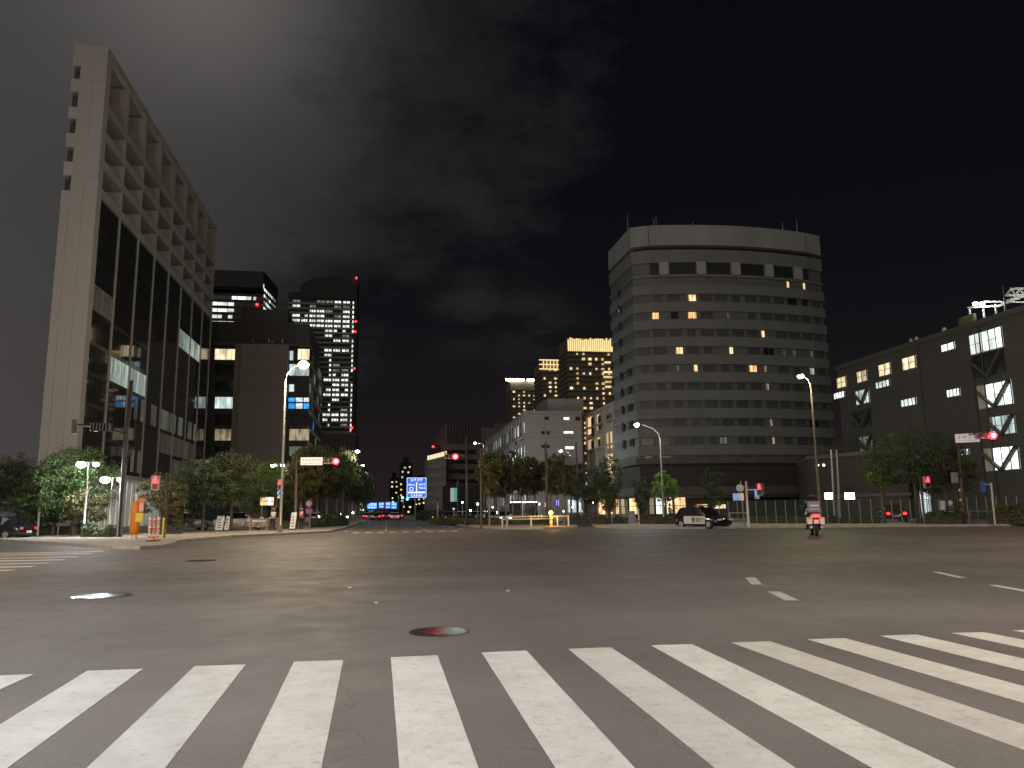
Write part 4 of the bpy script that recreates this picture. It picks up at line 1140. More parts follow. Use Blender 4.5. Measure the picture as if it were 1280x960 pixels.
# ------------------------------------------------------------------ street lamps
def arm_lamp(base, h, head, col_mat, light, power, label, pole='grey_metal', r=.11, up_z=None, group=None, lr=.25):
    """curved-arm street lamp; head is the world position of the luminaire"""
    t = thing('street_lamp', label, 'street lamp', (base[0], base[1], PAVE_Z if up_z is None else up_z), 0, group)
    hx, hy, hz = head[0]-base[0], head[1]-base[1], head[2]-t.location.z
    MB().tube([(0, 0, 0), (0, 0, h*.5), (0, 0, h-.6), (hx*.06, hy*.06, h-.15)], [r, r*.8, r*.62, r*.55], 10).build('pole', pole, t, True)
    MB().tube([(hx*.05, hy*.05, h-.2), (hx*.3, hy*.3, h+(hz-h)*.45), (hx*.72, hy*.72, h+(hz-h)*.85), (hx*.9, hy*.9, hz)], [r*.5, r*.45, r*.4, r*.35], 8).build('arm', pole, t, True)
    MB().tube([(0, 0, 0), (0, 0, .5)], [r*1.5, r*1.4], 10).build('base_sleeve', pole, t)
    d = Vector((hx, hy, 0)).normalized()
    m = MB(); rg = []
    for s, w, q in ((-.30, .08, .05), (-.15, .15, .08), (.15, .17, .09), (.38, .12, .06)):
        c = Vector((hx, hy, hz)) + d*s; n = Vector((-d.y, d.x, 0))
        rg.append([c+n*w*math.cos(a)+Vector((0, 0, q*math.sin(a))) for a in [2*PI*i/8 for i in range(8)]])
    m.rings(rg); m.build('lamp_head', pole, t, True)
    c = Vector((hx, hy, hz-.12)) + d*.04
    m = MB(); m.ball(c, lr, sz=.75); m.build('lens', col_mat, t, True)  # lens ball oversized to imitate the lamp's glare
    lamp_light((hx, hy, hz-.2-lr*1.3), power, light, .12, parent=t)
    return t
WARM, WHITE, YEL = (1, .80, .52), (.92, .98, 1), (.96, 1, .52)
b = at_dist(350, 666, 58); h = at_dist(379, 454, 57)
arm_lamp((b.x, b.y), at_dist(352, 468, 58).z, h, 'lamp_warm', WARM, 7000, 'tall street lamp with a bright warm head left of the far street', lr=.38)
b = at_z(830, 656); h = at_dist(796, 529.5, math.hypot(b.x, b.y)-1)
arm_lamp((b.x, b.y), at_dist(826, 542, math.hypot(b.x, b.y)).z, h, 'lamp_white', WHITE, 1100, 'curved-arm street lamp with a white head in front of the hotel')
b = at_z(1027, 657); h = at_dist(1001, 468.5, math.hypot(b.x, b.y)-1)
arm_lamp((b.x, b.y), at_dist(1013, 480, math.hypot(b.x, b.y)).z, h, 'lamp_yellow', YEL, 1500, 'tall brown street lamp with a yellow-green head behind the motorcycle', 'brown_pole', .13)
def twin_lamp(px, py0, py1, dist, label, power, dim=False, sp=.9, light=(.94, 1, .98)):
    b = at_dist(px, py0, dist); top = at_dist(px, py1, dist)
    t = thing('park_lamp', label, 'street lamp', (b.x, b.y, PAVE_Z)); h = top.z-PAVE_Z
    MB().tube([(0, 0, 0), (0, 0, h)], [.08, .05], 8).build('pole', 'galv', t, True)
    m = MB().bar((-sp/2, 0, h), (sp/2, 0, h), .06); m.build('crossbar', 'galv', t)
    for s, mn in ((-1, 'lamp_white'), (1, 'head_white')):
        MB().cbox(s*sp/2, 0, h-.06, .5, .22, .1).build('lamp_head', 'galv', t)
        MB().ball((s*sp/2, -.04, h-.14), .30 if s < 0 else .20, sz=.7).build('lens', mn, t, True)  # balls larger than real lenses, standing for glare
    lamp_light((-sp/2, -.1, h-.35), power, light, .1, parent=t)
twin_lamp(104, 670, 578, 57.5, 'park lamp blazing white over the leafy tree by the slab building', 1300)
twin_lamp(136, 671, 597, 55.5, 'lower white twin lamp beside the dark utility pole', 700)
twin_lamp(344.5, 661, 580, 82, 'slim twin-headed lamp behind the warm street lamp', 250)
# lamps farther along: head seen at px,py hung 9 m high
far_lamps = [(446.5, 563, 9, 'white lamp head high above the far left trees, nearest of its row'), (453, 581, 9, 'second white lamp head of the row receding on the left'),
             (453.5, 592, 8, 'third white lamp head of the receding left row'), (459, 602, 9, 'fourth white lamp head of the receding left row'), (463, 609, 9, 'last white lamp head of the receding left row'),
             (701, 563, 11, 'white street lamp in front of the pale low-rise building'), (650, 580, 9, 'white street lamp left of the pale low-rise corner'), (622, 591, 9, 'white street lamp over the median trees'), 
             (594, 553, 14, 'high white lamp right of the red signal'), (730, 616, 5.5, 'low white lamp between the two dark trees and median'), (641, 605, 8, 'small white lamp seen through the median trees')]
for px, py, hz, lab in far_lamps:
    h = at_z(px, py, hz); sgn = 1 if px < 500 else -1
    arm_lamp((h.x-sgn*1.6, h.y+.2), hz-.4, h, 'lamp_white', WHITE, (420 if px < 500 else 1000) if hz > 6 else 500, lab, 'grey_metal', .09, 0.0 if px > 590 else None)
# unseen lamps added to light the road (same family as those in view)
arm_lamp((-10.0, 3.5), 8.6, (-7.0, 5.0, 9.2), 'lamp_white', (.90, .96, 1), 4900, 'added unseen street lamp at the near left corner beside the crossing')
arm_lamp((12.6, 3.0), 8.6, (9.6, 4.6, 9.4), 'lamp_warm', (1, .84, .68), 3700, 'added unseen street lamp at the near right corner beside the crossing')
arm_lamp((34, 14), 9.5, (30.5, 16, 10.2), 'lamp_warm', (1, .80, .58), 8500, 'added unseen street lamp on the right arm of the cross street')
arm_lamp((-24, 22), 9.5, (-20.5, 24, 10.2), 'lamp_warm', (1, .84, .66), 10500, 'added unseen street lamp on the left arm of the cross street')

# ------------------------------------------------------------------ traffic signals
def signal_box(t, c, rz, lit='red', name='signal_head', back=False):
    """three-lens horizontal signal; local x runs along the housing; faces -y after rz"""
    o = place(name, UNIT.setdefault('sig_box', MB().box(-.62, -.10, -.19, .62, .12, .19).mesh('signal_head', 'grey_metal')), t, c, rz)
    lens = {}
    for i, (nm, x) in enumerate((('green', -.4), ('amber', 0), ('red', .4))):
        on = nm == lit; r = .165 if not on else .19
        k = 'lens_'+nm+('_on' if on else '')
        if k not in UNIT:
            m = MB(); n = 16; m.rings([[(r*f*math.cos(2*PI*q/n), y, r*f*math.sin(2*PI*q/n)) for q in range(n)] for y, f in (((-.11, 1), (-.125, 1)) if not on else ((-.11, 1), (-.15, 1.42), (-.22, 1.34), (-.27, .8)))])  # lit lens drawn oversize, its size imitating the glow
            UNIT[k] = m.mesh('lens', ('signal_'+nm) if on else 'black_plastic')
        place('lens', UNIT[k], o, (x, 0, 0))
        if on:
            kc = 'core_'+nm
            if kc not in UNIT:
                m = MB(); m.ball((0, -.24, 0), .13, 14, 9); UNIT[kc] = m.mesh('glare_core', 'signal_hot' if nm == 'red' else 'signal_green_hot', True)  # hot ball added for the white heart of the glow
            place('glare_core', UNIT[kc], o, (x, 0, 0))
        if 'hood' not in UNIT:
            m = MB(); n = 10; pr = [(math.cos(a), math.sin(a)) for a in [PI*q/n for q in range(n+1)]]
            for q in range(n):
                a, b = pr[q], pr[q+1]
                m.add([(a[0]*.19, -.11, a[1]*.19), (b[0]*.19, -.11, b[1]*.19), (b[0]*.19, -.34, b[1]*.19), (a[0]*.19, -.34, a[1]*.19),
                       (a[0]*.20, -.11, a[1]*.20), (b[0]*.20, -.11, b[1]*.20), (b[0]*.20, -.34, b[1]*.20), (a[0]*.20, -.34, a[1]*.20)],
                      [(0,1,2,3),(7,6,5,4),(3,2,6,7)])
            UNIT['hood'] = m.mesh('hood', 'grey_metal')
        place('hood', UNIT['hood'], o, (x, 0, 0))
    return o
def name_plate(t, c, w, h, m_face, nchar, rz=0.0):
    o = MB().box(-w/2, -.03, -h/2, w/2, .03, h/2).build('name_plate', m_face, t, loc=c); o.rotation_euler.z = rz
    rr = random.Random(4); cw = w*.86/nchar; gl = MB()
    for i in range(nchar):       # compact upright characters, a row of strokes each, and a line of small letters under them
        x = -w*.43+cw*(i+.5); s = cw*.36; z = h*.13
        gl.box(x-s, -.040, z+s*.9, x+s, -.034, z+s*1.1); gl.box(x-s*.1, -.0395, z-s*1.1, x+s*.1, -.034, z+s*.89)
        gl.box(x-s*.8, -.041, z-s*.1, x+s*.8, -.034, z+s*.1)
        if i % 2: gl.box(x-s*.9, -.0405, z-s*1.1, x-s*.7, -.034, z+s*.85); gl.box(x+s*.7, -.0405, z-s*1.1, x+s*.9, -.034, z+s*.85)
        else: gl.box(x-s*.8, -.0405, z-s, x-s*.12, -.034, z-s*.8); gl.box(x+s*.12, -.0402, z-s*.6, x+s*.85, -.034, z-s*.42)
    for i in range(nchar*3):
        x = -w*.42+w*.84*(i+.5)/(nchar*3)
        gl.box(x-w*.008, -.04, -h*.36, x+w*.008, -.034, -h*.22 if rr.random() < .7 else -h*.16)
    gl.build('lettering', 'letter_dark', o)
    return o
def face_cam(p): return -math.atan2(p[0], p[1])    # turn so that -y faces the camera
# left mast
bl = at_z(369, 664); dL = math.hypot(bl.x, bl.y)
t = thing('traffic_signal', 'red traffic signal on a long arm beside a lit name plate, left of the street', 'traffic signal', (bl.x, bl.y, PAVE_Z))
zt = at_dist(370, 573, dL).z - PAVE_Z
MB().tube([(0, 0, 0), (-.05, 0, zt*.6), (-.08, 0, zt+.3)], [.13, .11, .09], 10).build('pole', 'brown_pole', t, True)
s = at_dist(417, 577, dL); MB().tube([(-.05, 0, zt-.3), (1.2, -.1, zt+.05), (s.x-bl.x+.3, s.y-bl.y, s.z-PAVE_Z+.28)], [.06, .05, .035], 8).build('arm', 'brown_pole', t)
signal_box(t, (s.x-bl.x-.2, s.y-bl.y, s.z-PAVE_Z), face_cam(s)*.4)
c = at_dist(389.5, 576.5, dL-.3); name_plate(t, (c.x-bl.x, c.y-bl.y, c.z-PAVE_Z), 1.78, .64, 'sign_lit_white', 6)
lamp_light((s.x-bl.x+.2, s.y-bl.y-.6, s.z-PAVE_Z), 40, (1, .04, .03), .03, parent=t)
# centre mast
bc = at_z(583.5, 659); dC = math.hypot(bc.x, bc.y)
t = thing('traffic_signal', 'red traffic signal on a dark mast standing in the median', 'traffic signal', (bc.x, bc.y, PAVE_Z))
zt = at_dist(583, 546, dC).z-PAVE_Z
MB().tube([(0, 0, 0), (0, 0, zt)], [.15, .11], 10).build('pole', 'dark_metal', t, True)
s = at_dist(567, 571, dC); 
MB().tube([(0, 0, s.z-.2), (s.x-bc.x+.5, s.y-bc.y, s.z-PAVE_Z+.25)], .045, 8).build('arm', 'brown_pole', t)
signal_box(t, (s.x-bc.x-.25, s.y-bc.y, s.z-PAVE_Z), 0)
lamp_light((s.x-bc.x+.15, s.y-bc.y-1.2, s.z-PAVE_Z), 22, (1, .04, .03), .03, parent=t)
# right mast
br = at_z(1205, 657); dR = math.hypot(br.x, br.y); rz = face_cam(br)
t = thing('traffic_signal', 'red traffic signal with a grey name plate on the striped pole at right', 'traffic signal', (br.x, br.y, PAVE_Z))
q = at_dist(1197, 540, dR); zt = q.z-PAVE_Z
MB().tube([(0, 0, 0), (q.x-br.x, q.y-br.y, zt)], [.14, .10], 10).build('pole', 'brown_pole', t, True)
rg = MB()
for pz in (.35, .95, 1.6, 2.3): rg.tube([(0+(q.x-br.x)*pz/zt, 0, pz), ((q.x-br.x)*pz/zt, 0, pz+.16)], .15, 10)
rg.build('reflective_band', 'sign_white', t)
s = at_dist(1232, 545, dR-1); r2 = Vector((math.cos(rz), math.sin(rz), 0))
MB().tube([(q.x-br.x, q.y-br.y, zt-.3), (s.x-br.x, s.y-br.y, s.z-PAVE_Z+.25)], .045, 8).build('arm', 'brown_pole', t)
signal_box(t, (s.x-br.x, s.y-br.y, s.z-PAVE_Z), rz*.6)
c = at_dist(1209, 547.5, dR-.4); name_plate(t, (c.x-br.x, c.y-br.y, c.z-PAVE_Z), 1.5, .62, 'sign_lit_grey', 4, rz)
MB().cbox(-.35, 0, 2.9, .35, .3, .75).build('control_box', 'galv', t)
lamp_light((s.x-br.x, s.y-br.y-.8, s.z-PAVE_Z), 35, (1, .04, .03), .03, parent=t)
# signal on the dark left mast, seen from behind
bu = at_z(149, 674); dU = math.hypot(bu.x, bu.y)
t = thing('traffic_signal', 'unlit traffic signal on a tall dark mast before the slab building', 'traffic signal', (bu.x, bu.y, PAVE_Z))
q = at_dist(158, 478, dU)
MB().tube([(0, 0, 0), (0, 0, q.z*.55), (.08, 0, q.z)], [.17, .15, .11], 10).build('pole', 'dark_metal', t, True)
s = at_dist(127, 536, dU); e = at_dist(93, 533, dU); ec = at_dist(95, 605, dU)
MB().tube([(0, 0, at_dist(153, 545, dU).z), (s.x-bu.x, s.y-bu.y, s.z), (e.x-bu.x, e.y-bu.y, e.z)], .06, 8).build('arm', 'dark_metal', t)
m = MB(); m.box(-.6, -.08, -.2, .6, .1, .2)
for i in range(7): m.box(-.58+i*.18, -.35, -.24, -.5+i*.18, .02, .26)
m.build('signal_head', 'dark_metal', t, loc=(s.x-bu.x, s.y-bu.y, s.z-.05))
MB().cbox(e.x-bu.x, e.y-bu.y, e.z-.6, .22, .25, .9).build('signal_head', 'dark_metal', t)
MB().tube([(.35, 0, 8.6), (.5, 0, 7), (.45, 0, 5.3), (.1, 0, 4.4)], .03, 6).build('cable', 'black_plastic', t)
# pedestrian signals
def ped_signal(base, head, label, on=True, rz=0.0, pole='brown_pole', bracket=True):
    t = thing('pedestrian_signal', label, 'pedestrian signal', (base[0], base[1], PAVE_Z))
    h = head[2]-PAVE_Z; dx, dy = head[0]-base[0], head[1]-base[1]
    MB().tube([(0, 0, 0), (0, 0, h+.6)], [.09, .08], 8).build('pole', pole, t, True)
    o = MB().box(-.22, -.12, -.42, .22, .12, .42).build('signal_head', 'grey_metal', t, loc=(dx, dy-.2, h)); o.rotation_euler.z = rz
    MB().box(-.15, -.135, .06, .15, -.122, .36).build('lens', 'black_plastic', o)
    MB().box(-.15, -.135, -.36, .15, -.122, -.06).build('lens', 'black_plastic', o)
    m = MB()     # standing figure
    n = 10; m.rings([[(.07*math.cos(2*PI*k/n), y, .305+.07*math.sin(2*PI*k/n)) for k in range(n)] for y in (-.137, -.16)])
    m.box(-.10, -.16, .12, .10, -.137, .25); m.box(-.10, -.1605, .03, -.02, -.137, .118); m.box(.02, -.1605, .03, .10, -.137, .118)
    m.build('red_figure', 'signal_red', o)
    for z in (.38, -.04): MB().box(-.2, -.3, z, .2, -.12, z+.02).build('hood', 'grey_metal', o)
    if abs(dx) > .15: MB().bar((0, 0, h), (dx, dy-.1, h), .06).build('bracket', pole, t)
    return t
b = at_z(205, 676); hd = at_dist(195, 604, math.hypot(b.x, b.y)-.2)
hd = at_dist(196, 604, 50)
ps = ped_signal((hd.x+.5, hd.y+.3), hd, 'glowing red pedestrian signal in front of the slab building lobby')
lamp_light((0-.6, -1.2, hd.z-PAVE_Z), 14, (1, .04, .03), .03, parent=ps)
MB().box(.05, -.32, 3.2, .45, -.1, 4.0)
hd = at_dist(1156, 603, 63); ps = ped_signal((hd.x-.1, hd.y+.3), hd, 'red pedestrian signal under the dark tree at right')
lamp_light((0, -.8, hd.z-PAVE_Z), 15, (1, .04, .03), .03, parent=ps)
hd = at_dist(351, 606, 66); ped_signal((hd.x, hd.y+.3), hd, 'small red pedestrian signal on the lamp pole by the blue sign')
hd = at_dist(949, 612, 57)
t = ped_signal((hd.x-.9, hd.y+.1), hd, 'pedestrian signal turned sideways on a bent white arm', rz=-1.15, pole='white_metal')
# far green signals
for px, py, Yd, lab in ((455.5, 623.5, 150, 'green traffic signal beside the far left trees'), (505, 622, 205, 'green traffic signal beside the big blue sign'), (511, 624, 210, 'second green glow right behind the first by the blue sign')):
    s = at_y(px, py, Yd); t = thing('traffic_signal', lab, 'traffic signal', (s.x, s.y, 0))
    MB().tube([(-1.5, 0, 0), (-1.5, 0, s.z+.5)], .1, 8).build('pole', 'grey_metal', t); MB().bar((-1.5, 0, s.z), (-.6, 0, s.z), .08).build('arm', 'grey_metal', t)
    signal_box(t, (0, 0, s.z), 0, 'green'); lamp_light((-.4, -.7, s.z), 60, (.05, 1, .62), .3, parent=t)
s = at_y(437, 624.5, 149); t = thing('road_sign', 'small white sign board left of the green signal', 'sign', (s.x, s.y, 0))
MB().box(-.55, -.05, s.z-.3, .55, .05, s.z+.3).build('sign_panel', 'sign_lit_white', t); MB().tube([(.4, .1, 0), (.4, .1, s.z)], .06, 6).build('pole', 'grey_metal', t)
# back of a signal over the right median trees
s = at_dist(716, 577, 78); t = thing('traffic_signal', 'dark back of a traffic signal in front of the pale low-rise', 'traffic signal', (s.x, s.y, 0))
MB().box(-.9, -.1, s.z-.35, .55, .2, s.z+.35).build('signal_head', 'black_plastic', t); p = at_dist(723, 655, 78)
MB().tube([(p.x-s.x, p.y-s.y, 0), (p.x-s.x, p.y-s.y, s.z+2)], .09, 8).build('pole', 'dark_metal', t); MB().bar((-.6, .1, s.z+.5), (p.x-s.x, p.y-s.y, s.z+1.5), .06).build('arm', 'dark_metal', t)

# bare poles
for px, pyb, pyt, d, r, lab in ((684, 657, 553, 76, .15, 'dark concrete utility pole among the median trees'), (601.5, 658, 560, 66, .10, 'slim dark pole just right of the red signal mast'), (572, 655, 590, 90, .09, 'short dark pole left of the signal mast'), (547, 652, 612, 110, .13, 'pale post beside the amber beacon')):
    b = at_dist(px, pyb, d); tp = at_dist(px-1, pyt, d); t = thing('utility_pole', lab, 'pole', (b.x, b.y, 0))
    MB().tube([(0, 0, 0), (0, 0, tp.z)], [r, r*.75], 10).build('pole', 'brown_pole' if px != 547 else 'galv', t, True)
    MB().bar((-.5, 0, tp.z-.3), (.5, 0, tp.z-.3), .07).build('crossarm', 'dark_metal', t)
    MB().cbox(.0, -.18, tp.z-1.6, .3, .25, .5).build('cable_box', 'dark_metal', t)

# ------------------------------------------------------------------ signs
def arrow(m, pts, w, y0=-.06, y1=-.05):
    for i in range(len(pts)-1): m.bar((pts[i][0], y0, pts[i][1]), (pts[i+1][0], y0-.0007*i, pts[i+1][1]), w, w*1) if False else m.add(
        *quad_bar(pts[i], pts[i+1], w, y0-.0006*i))
def quad_bar(a, b, w, y):
    d = Vector((b[0]-a[0], b[1]-a[1])).normalized(); n = Vector((-d.y, d.x))*w/2
    v = [(a[0]-n.x, y, a[1]-n.y), (b[0]-n.x, y, b[1]-n.y), (b[0]+n.x, y, b[1]+n.y), (a[0]+n.x, y, a[1]+n.y)]
    return v+[(p[0], y+.006, p[2]) for p in v], [(0,1,2,3), (0,4,5,1), (1,5,6,2), (2,6,7,3), (3,7,4,0)]
def glyphs(m, x, z, w, h, n, y=-.055, seed=1):
    """a run of n dense characters drawn with strokes"""
    rr = random.Random(seed); cw = w/n
    for i in range(n):
        cx = x+cw*(i+.5); s = min(cw, h)*.42; st = s*.22
        for zz in rr.sample((-.8, -.35, .1, .55, .95), 3): m.add(*quad_bar((cx-s*.9, z+zz*s), (cx+s*.9, z+zz*s), st, y))
        for xx in rr.sample((-.7, -.2, .3, .8), 2): m.add(*quad_bar((cx+xx*s, z-s*.95), (cx+xx*s, z+s), st, y-.0011))
Yb = 120.0; p0, p1 = at_y(508.5, 597, Yb), at_y(533, 622, Yb)
pc = at_y(520, 650, Yb); t = thing('direction_sign', 'large square blue direction sign with white arrows and place names', 'road sign', (pc.x-.25, Yb, 0))
w, h = p1.x-p0.x, p0.z-p1.z; cx, cz = (p0.x+p1.x)/2-t.location.x, (p0.z+p1.z)/2
MB().tube([(.1, .1, 0), (.1, .1, cz)], .1, 8).build('pole', 'grey_metal', t)
o = MB().box(-w/2, -.04, -h/2, w/2, .04, h/2).build('sign_panel', 'sign_lit_blue', t, loc=(cx, 0, cz))
m = MB()
for a, b in (((-.48, -.48), (.48, -.48)), ((-.48, .48), (.48, .48)), ((-.48, -.48), (-.48, .48)), ((.48, -.48), (.48, .48))): m.add(*quad_bar((a[0]*w, a[1]*h), (b[0]*w, b[1]*h), .06, -.046))
m.build('border', 'sign_glyph', o)
m = MB(); glyphs(m, -.30*w, .37*h, .28*w, .2*h, 2, seed=1); glyphs(m, .02*w, .37*h, .28*w, .2*h, 2, seed=2)
glyphs(m, -.44*w, .14*h, .34*w, .18*h, 3, seed=3); glyphs(m, .10*w, .16*h, .34*w, .16*h, 3, seed=4); glyphs(m, .10*w, -.02*h, .34*w, .15*h, 3, seed=5); glyphs(m, -.3*w, -.39*h, .6*w, .14*h, 5, seed=6)
m.build('lettering', 'sign_glyph', o)
m = MB(); m.add(*quad_bar((0, -.3*h), (0, .26*h), .05*w, -.0475)); m.add(*quad_bar((-.43*w, -.24*h), (.43*w, -.24*h), .075*h, -.0492))
for k in range(10):
    a0, a1 = 2*PI*k/10, 2*PI*(k+1)/10; m.add(*quad_bar((-.26*w+.09*w*math.cos(a0), -.07*h+.09*h*math.sin(a0)), (-.26*w+.09*w*math.cos(a1), -.07*h+.09*h*math.sin(a1)), .03*w, -.051-.0006*(k % 2)))
m.build('route_lines', 'sign_glyph', o)
# overhead blue signs far along the street
for i, (xa, xb, ya, yb2, Yd) in enumerate(((459, 471, 628.5, 636, 200), (473.5, 480, 628, 635, 205), (482, 488, 627.5, 635.5, 207), (489, 496, 628, 636, 209))):
    p0, p1 = at_y(xa, ya, Yd), at_y(xb, yb2, Yd); t = thing('overhead_sign', ('leftmost and widest', 'second from left', 'third from left', 'rightmost')[i]+' of the four far blue overhead signs', 'road sign', (0, Yd, 0))
    o = MB().box(p0.x, -.05, p1.z, p1.x, .05, p0.z).build('sign_panel', 'sign_far_blue', t); m = MB()
    glyphs(m, p0.x+.1, (p0.z*2+p1.z)/3, p1.x-p0.x-.2, .8, 3 if i == 0 else 2, -.06, seed=i); m.add(*quad_bar((p0.x+.3, p1.z+.35), (p1.x-.3, p1.z+.35), .14, -.06)); m.build('lettering', 'sign_glyph', o)
    if i == 0: MB().tube([(p0.x-.5, .3, 0), (p0.x-.5, .3, p0.z)], .12, 8).build('pole', 'grey_metal', t); MB().bar((p0.x-.5, .3, (p0.z+p1.z)/2), (p1.x+5, .3, (p0.z+p1.z)/2), .12).build('arm', 'grey_metal', t)
def round_sign(t, c, r, face, rim, bar=None, rz=0.0):
    n = 22; o = MB().rings([[(r*math.cos(2*PI*k/n), y, r*math.sin(2*PI*k/n)) for k in range(n)] for y in (.02, -.012)]).build('sign_disc', rim, t, loc=c); o.rotation_euler.z = rz
    MB().rings([[(r*.78*math.cos(2*PI*k/n), y, r*.78*math.sin(2*PI*k/n)) for k in range(n)] for y in (-.0125, -.02)]).build('disc_face', face, o)
    if bar: m = MB(); m.add(*quad_bar((-r*.6, r*.6), (r*.6, -r*.6), r*.2, -.026)); m.build('slash', bar, o)
    return o
emis('reflect_white', (1, .93, .90), .45); emis('reflect_blue', (.18, .42, 1), .5); emis('reflect_red', (1, .25, .25), .5)
b = at_z(387, 662); d = math.hypot(b.x, b.y); t = thing('road_sign', 'white round sign above a blue no-parking disc on one pole', 'road sign', (b.x, b.y, PAVE_Z))
p = at_dist(387, 625, d); MB().tube([(0, 0, 0), (0, .05, p.z)], .04, 8).build('pole', 'galv', t)
c = at_dist(386.5, 629.5, d); round_sign(t, (c.x-b.x, c.y-b.y-.05, c.z-PAVE_Z), .32, 'sign_white', 'sign_red'); c = at_dist(386.5, 638.5, d); round_sign(t, (c.x-b.x, c.y-b.y-.05, c.z-PAVE_Z), .31, 'sign_blue', 'sign_red', 'sign_red')
c = at_dist(350.3, 616.5, 63); t = thing('road_sign', 'blue round pedestrian sign with a white plate beneath, by the lamp pole', 'road sign', (c.x, c.y, PAVE_Z))
round_sign(t, (0, 0, c.z-PAVE_Z), .22, 'sign_lit_blue', 'sign_white'); MB().box(-.2, -.02, c.z-.52, .18, .01, c.z-.37).build('sub_plate', 'sign_white', t); MB().tube([(0, .06, 0), (0, .06, c.z)], .04, 6).build('pole', 'galv', t)
p0, p1 = at_dist(325.5, 621.5, 70), at_dist(342.5, 631.5, 70); t = thing('info_board', 'lit yellow and white board left of the blue round sign', 'sign board', (p0.x, p0.y, PAVE_Z))
w = p1.x-p0.x; z0, z1 = p1.z-PAVE_Z, p0.z-PAVE_Z
for i, mn in enumerate(('board_yellow', 'board_yellow', 'sign_lit_white', 'screen_white', 'sign_lit_white')): MB().box(w*i/5+.01, -.03, z0, w*(i+1)/5-.01, .03, z1).build('board_panel', mn, t)
m = MB(); glyphs(m, .05, (z0+z1)/2, w-.1, .4, 6, -.036, 9); m.build('lettering', 'letter_dark', t)
for x in (.15, w-.15): MB().tube([(x, .06, 0), (x, .06, z1)], .03, 6).build('post', 'galv', t)
# sign cluster by the police car
c = at_dist(925, 610, 60); t = thing('road_sign', 'grey round sign above a blue and orange board behind the police car', 'road sign', (c.x, c.y, PAVE_Z))
round_sign(t, (0, 0, c.z-PAVE_Z), .28, 'galv', 'galv', rz=-.4); a = at_dist(932, 655, 60); MB().tube([(a.x-c.x, .1, 0), (.12, .1, c.z+.4)], .06, 8).build('pole', 'grey_metal', t)
c2 = at_dist(922, 621, 60); emis('board_blue', (.35, .55, .9), .75, .2); emis('board_orange', (1, .50, .25), .6)
MB().box(c2.x-c.x-.42, -.06, c2.z-.4, c2.x-c.x+.18, -.01, c2.z+.12).build('board_panel', 'board_blue', t); MB().box(c2.x-c.x+.2, -.06, c2.z-.4, c2.x-c.x+.42, -.01, c2.z+.12).build('board_panel', 'board_orange', t)
c = at_dist(946, 616, 57.6); t = thing('crossing_sign', 'small blue plate hanging beside the sideways pedestrian signal', 'road sign', (c.x, c.y, c.z-.3)); MB().box(-.16, -.02, 0, .16, .02, .55).build('sign_panel', 'board_blue', t); MB().box(-.16, -.025, -.14, .16, .02, -.02).build('sub_plate', 'sign_white', t)
c = at_dist(1229, 608, 62); t = thing('road_sign', 'blue plate on the leaning pale post at far right', 'road sign', (c.x, c.y, PAVE_Z)); MB().box(-.17, -.02, c.z-.5, .17, .02, c.z+.2).build('sign_panel', 'sign_blue', t)
a = at_dist(1244, 656, 62); b = at_dist(1239, 606, 62); MB().tube([(a.x-c.x, a.y-c.y, 0), (b.x-c.x, b.y-c.y, b.z)], .07, 8).build('post', 'galv', t); MB().bar((.1, 0, c.z), (b.x-c.x, b.y-c.y, c.z), .04).build('bracket', 'galv', t)
c = at_dist(1183, 634, 66); t = thing('notice_board', 'pinkish notice board on the fence at right', 'sign board', (c.x, c.y, PAVE_Z), face_cam(c)); MB().box(-.42, -.03, c.z-.5, .42, .03, c.z+.35).build('board_panel', 'sign_white', t)
for x in (-.3, .3): MB().tube([(x, .05, 0), (x, .05, c.z+.3)], .03, 6).build('post', 'galv', t)
# standing white banner boards
for px0, px1, py0, py1, d, lab in ((269.5, 278, 645, 668, 66, 'white printed banner stand behind the dark round tree'), (281, 285.5, 645, 665, 66, 'narrow white banner beside the printed banner stand'), (362.5, 368.5, 640.5, 663.5, 66, 'tall pale sign board leaning by the wooden rails')):
    a, b = at_dist(px0, py0, d), at_dist(px1, py1, d); t = thing('banner_stand', lab, 'banner', (a.x, a.y, PAVE_Z))
    w = b.x-a.x; hh = a.z-PAVE_Z; o = MB().add([(0, 0, .1), (w, 0, .1), (w+.12, .1, hh), (.12, .1, hh), (0, .04, .1), (w, .04, .1), (w+.12, .14, hh), (.12, .14, hh)], [(0,1,2,3),(7,6,5,4),(0,4,5,1),(1,5,6,2),(2,6,7,3),(3,7,4,0)]).build('banner', 'sign_white', t)
    m = MB(); 
    for k in range(4): m.box(w*.2+.04, -.004+.02*k, hh*(.2+.17*k), w*.8, .0+.02*k, hh*(.2+.17*k)+.07)
    m.build('lettering', 'letter_dark', t); MB().bar((0, .02, .05), (w, .02, .05), .08).build('foot', 'dark_metal', t)

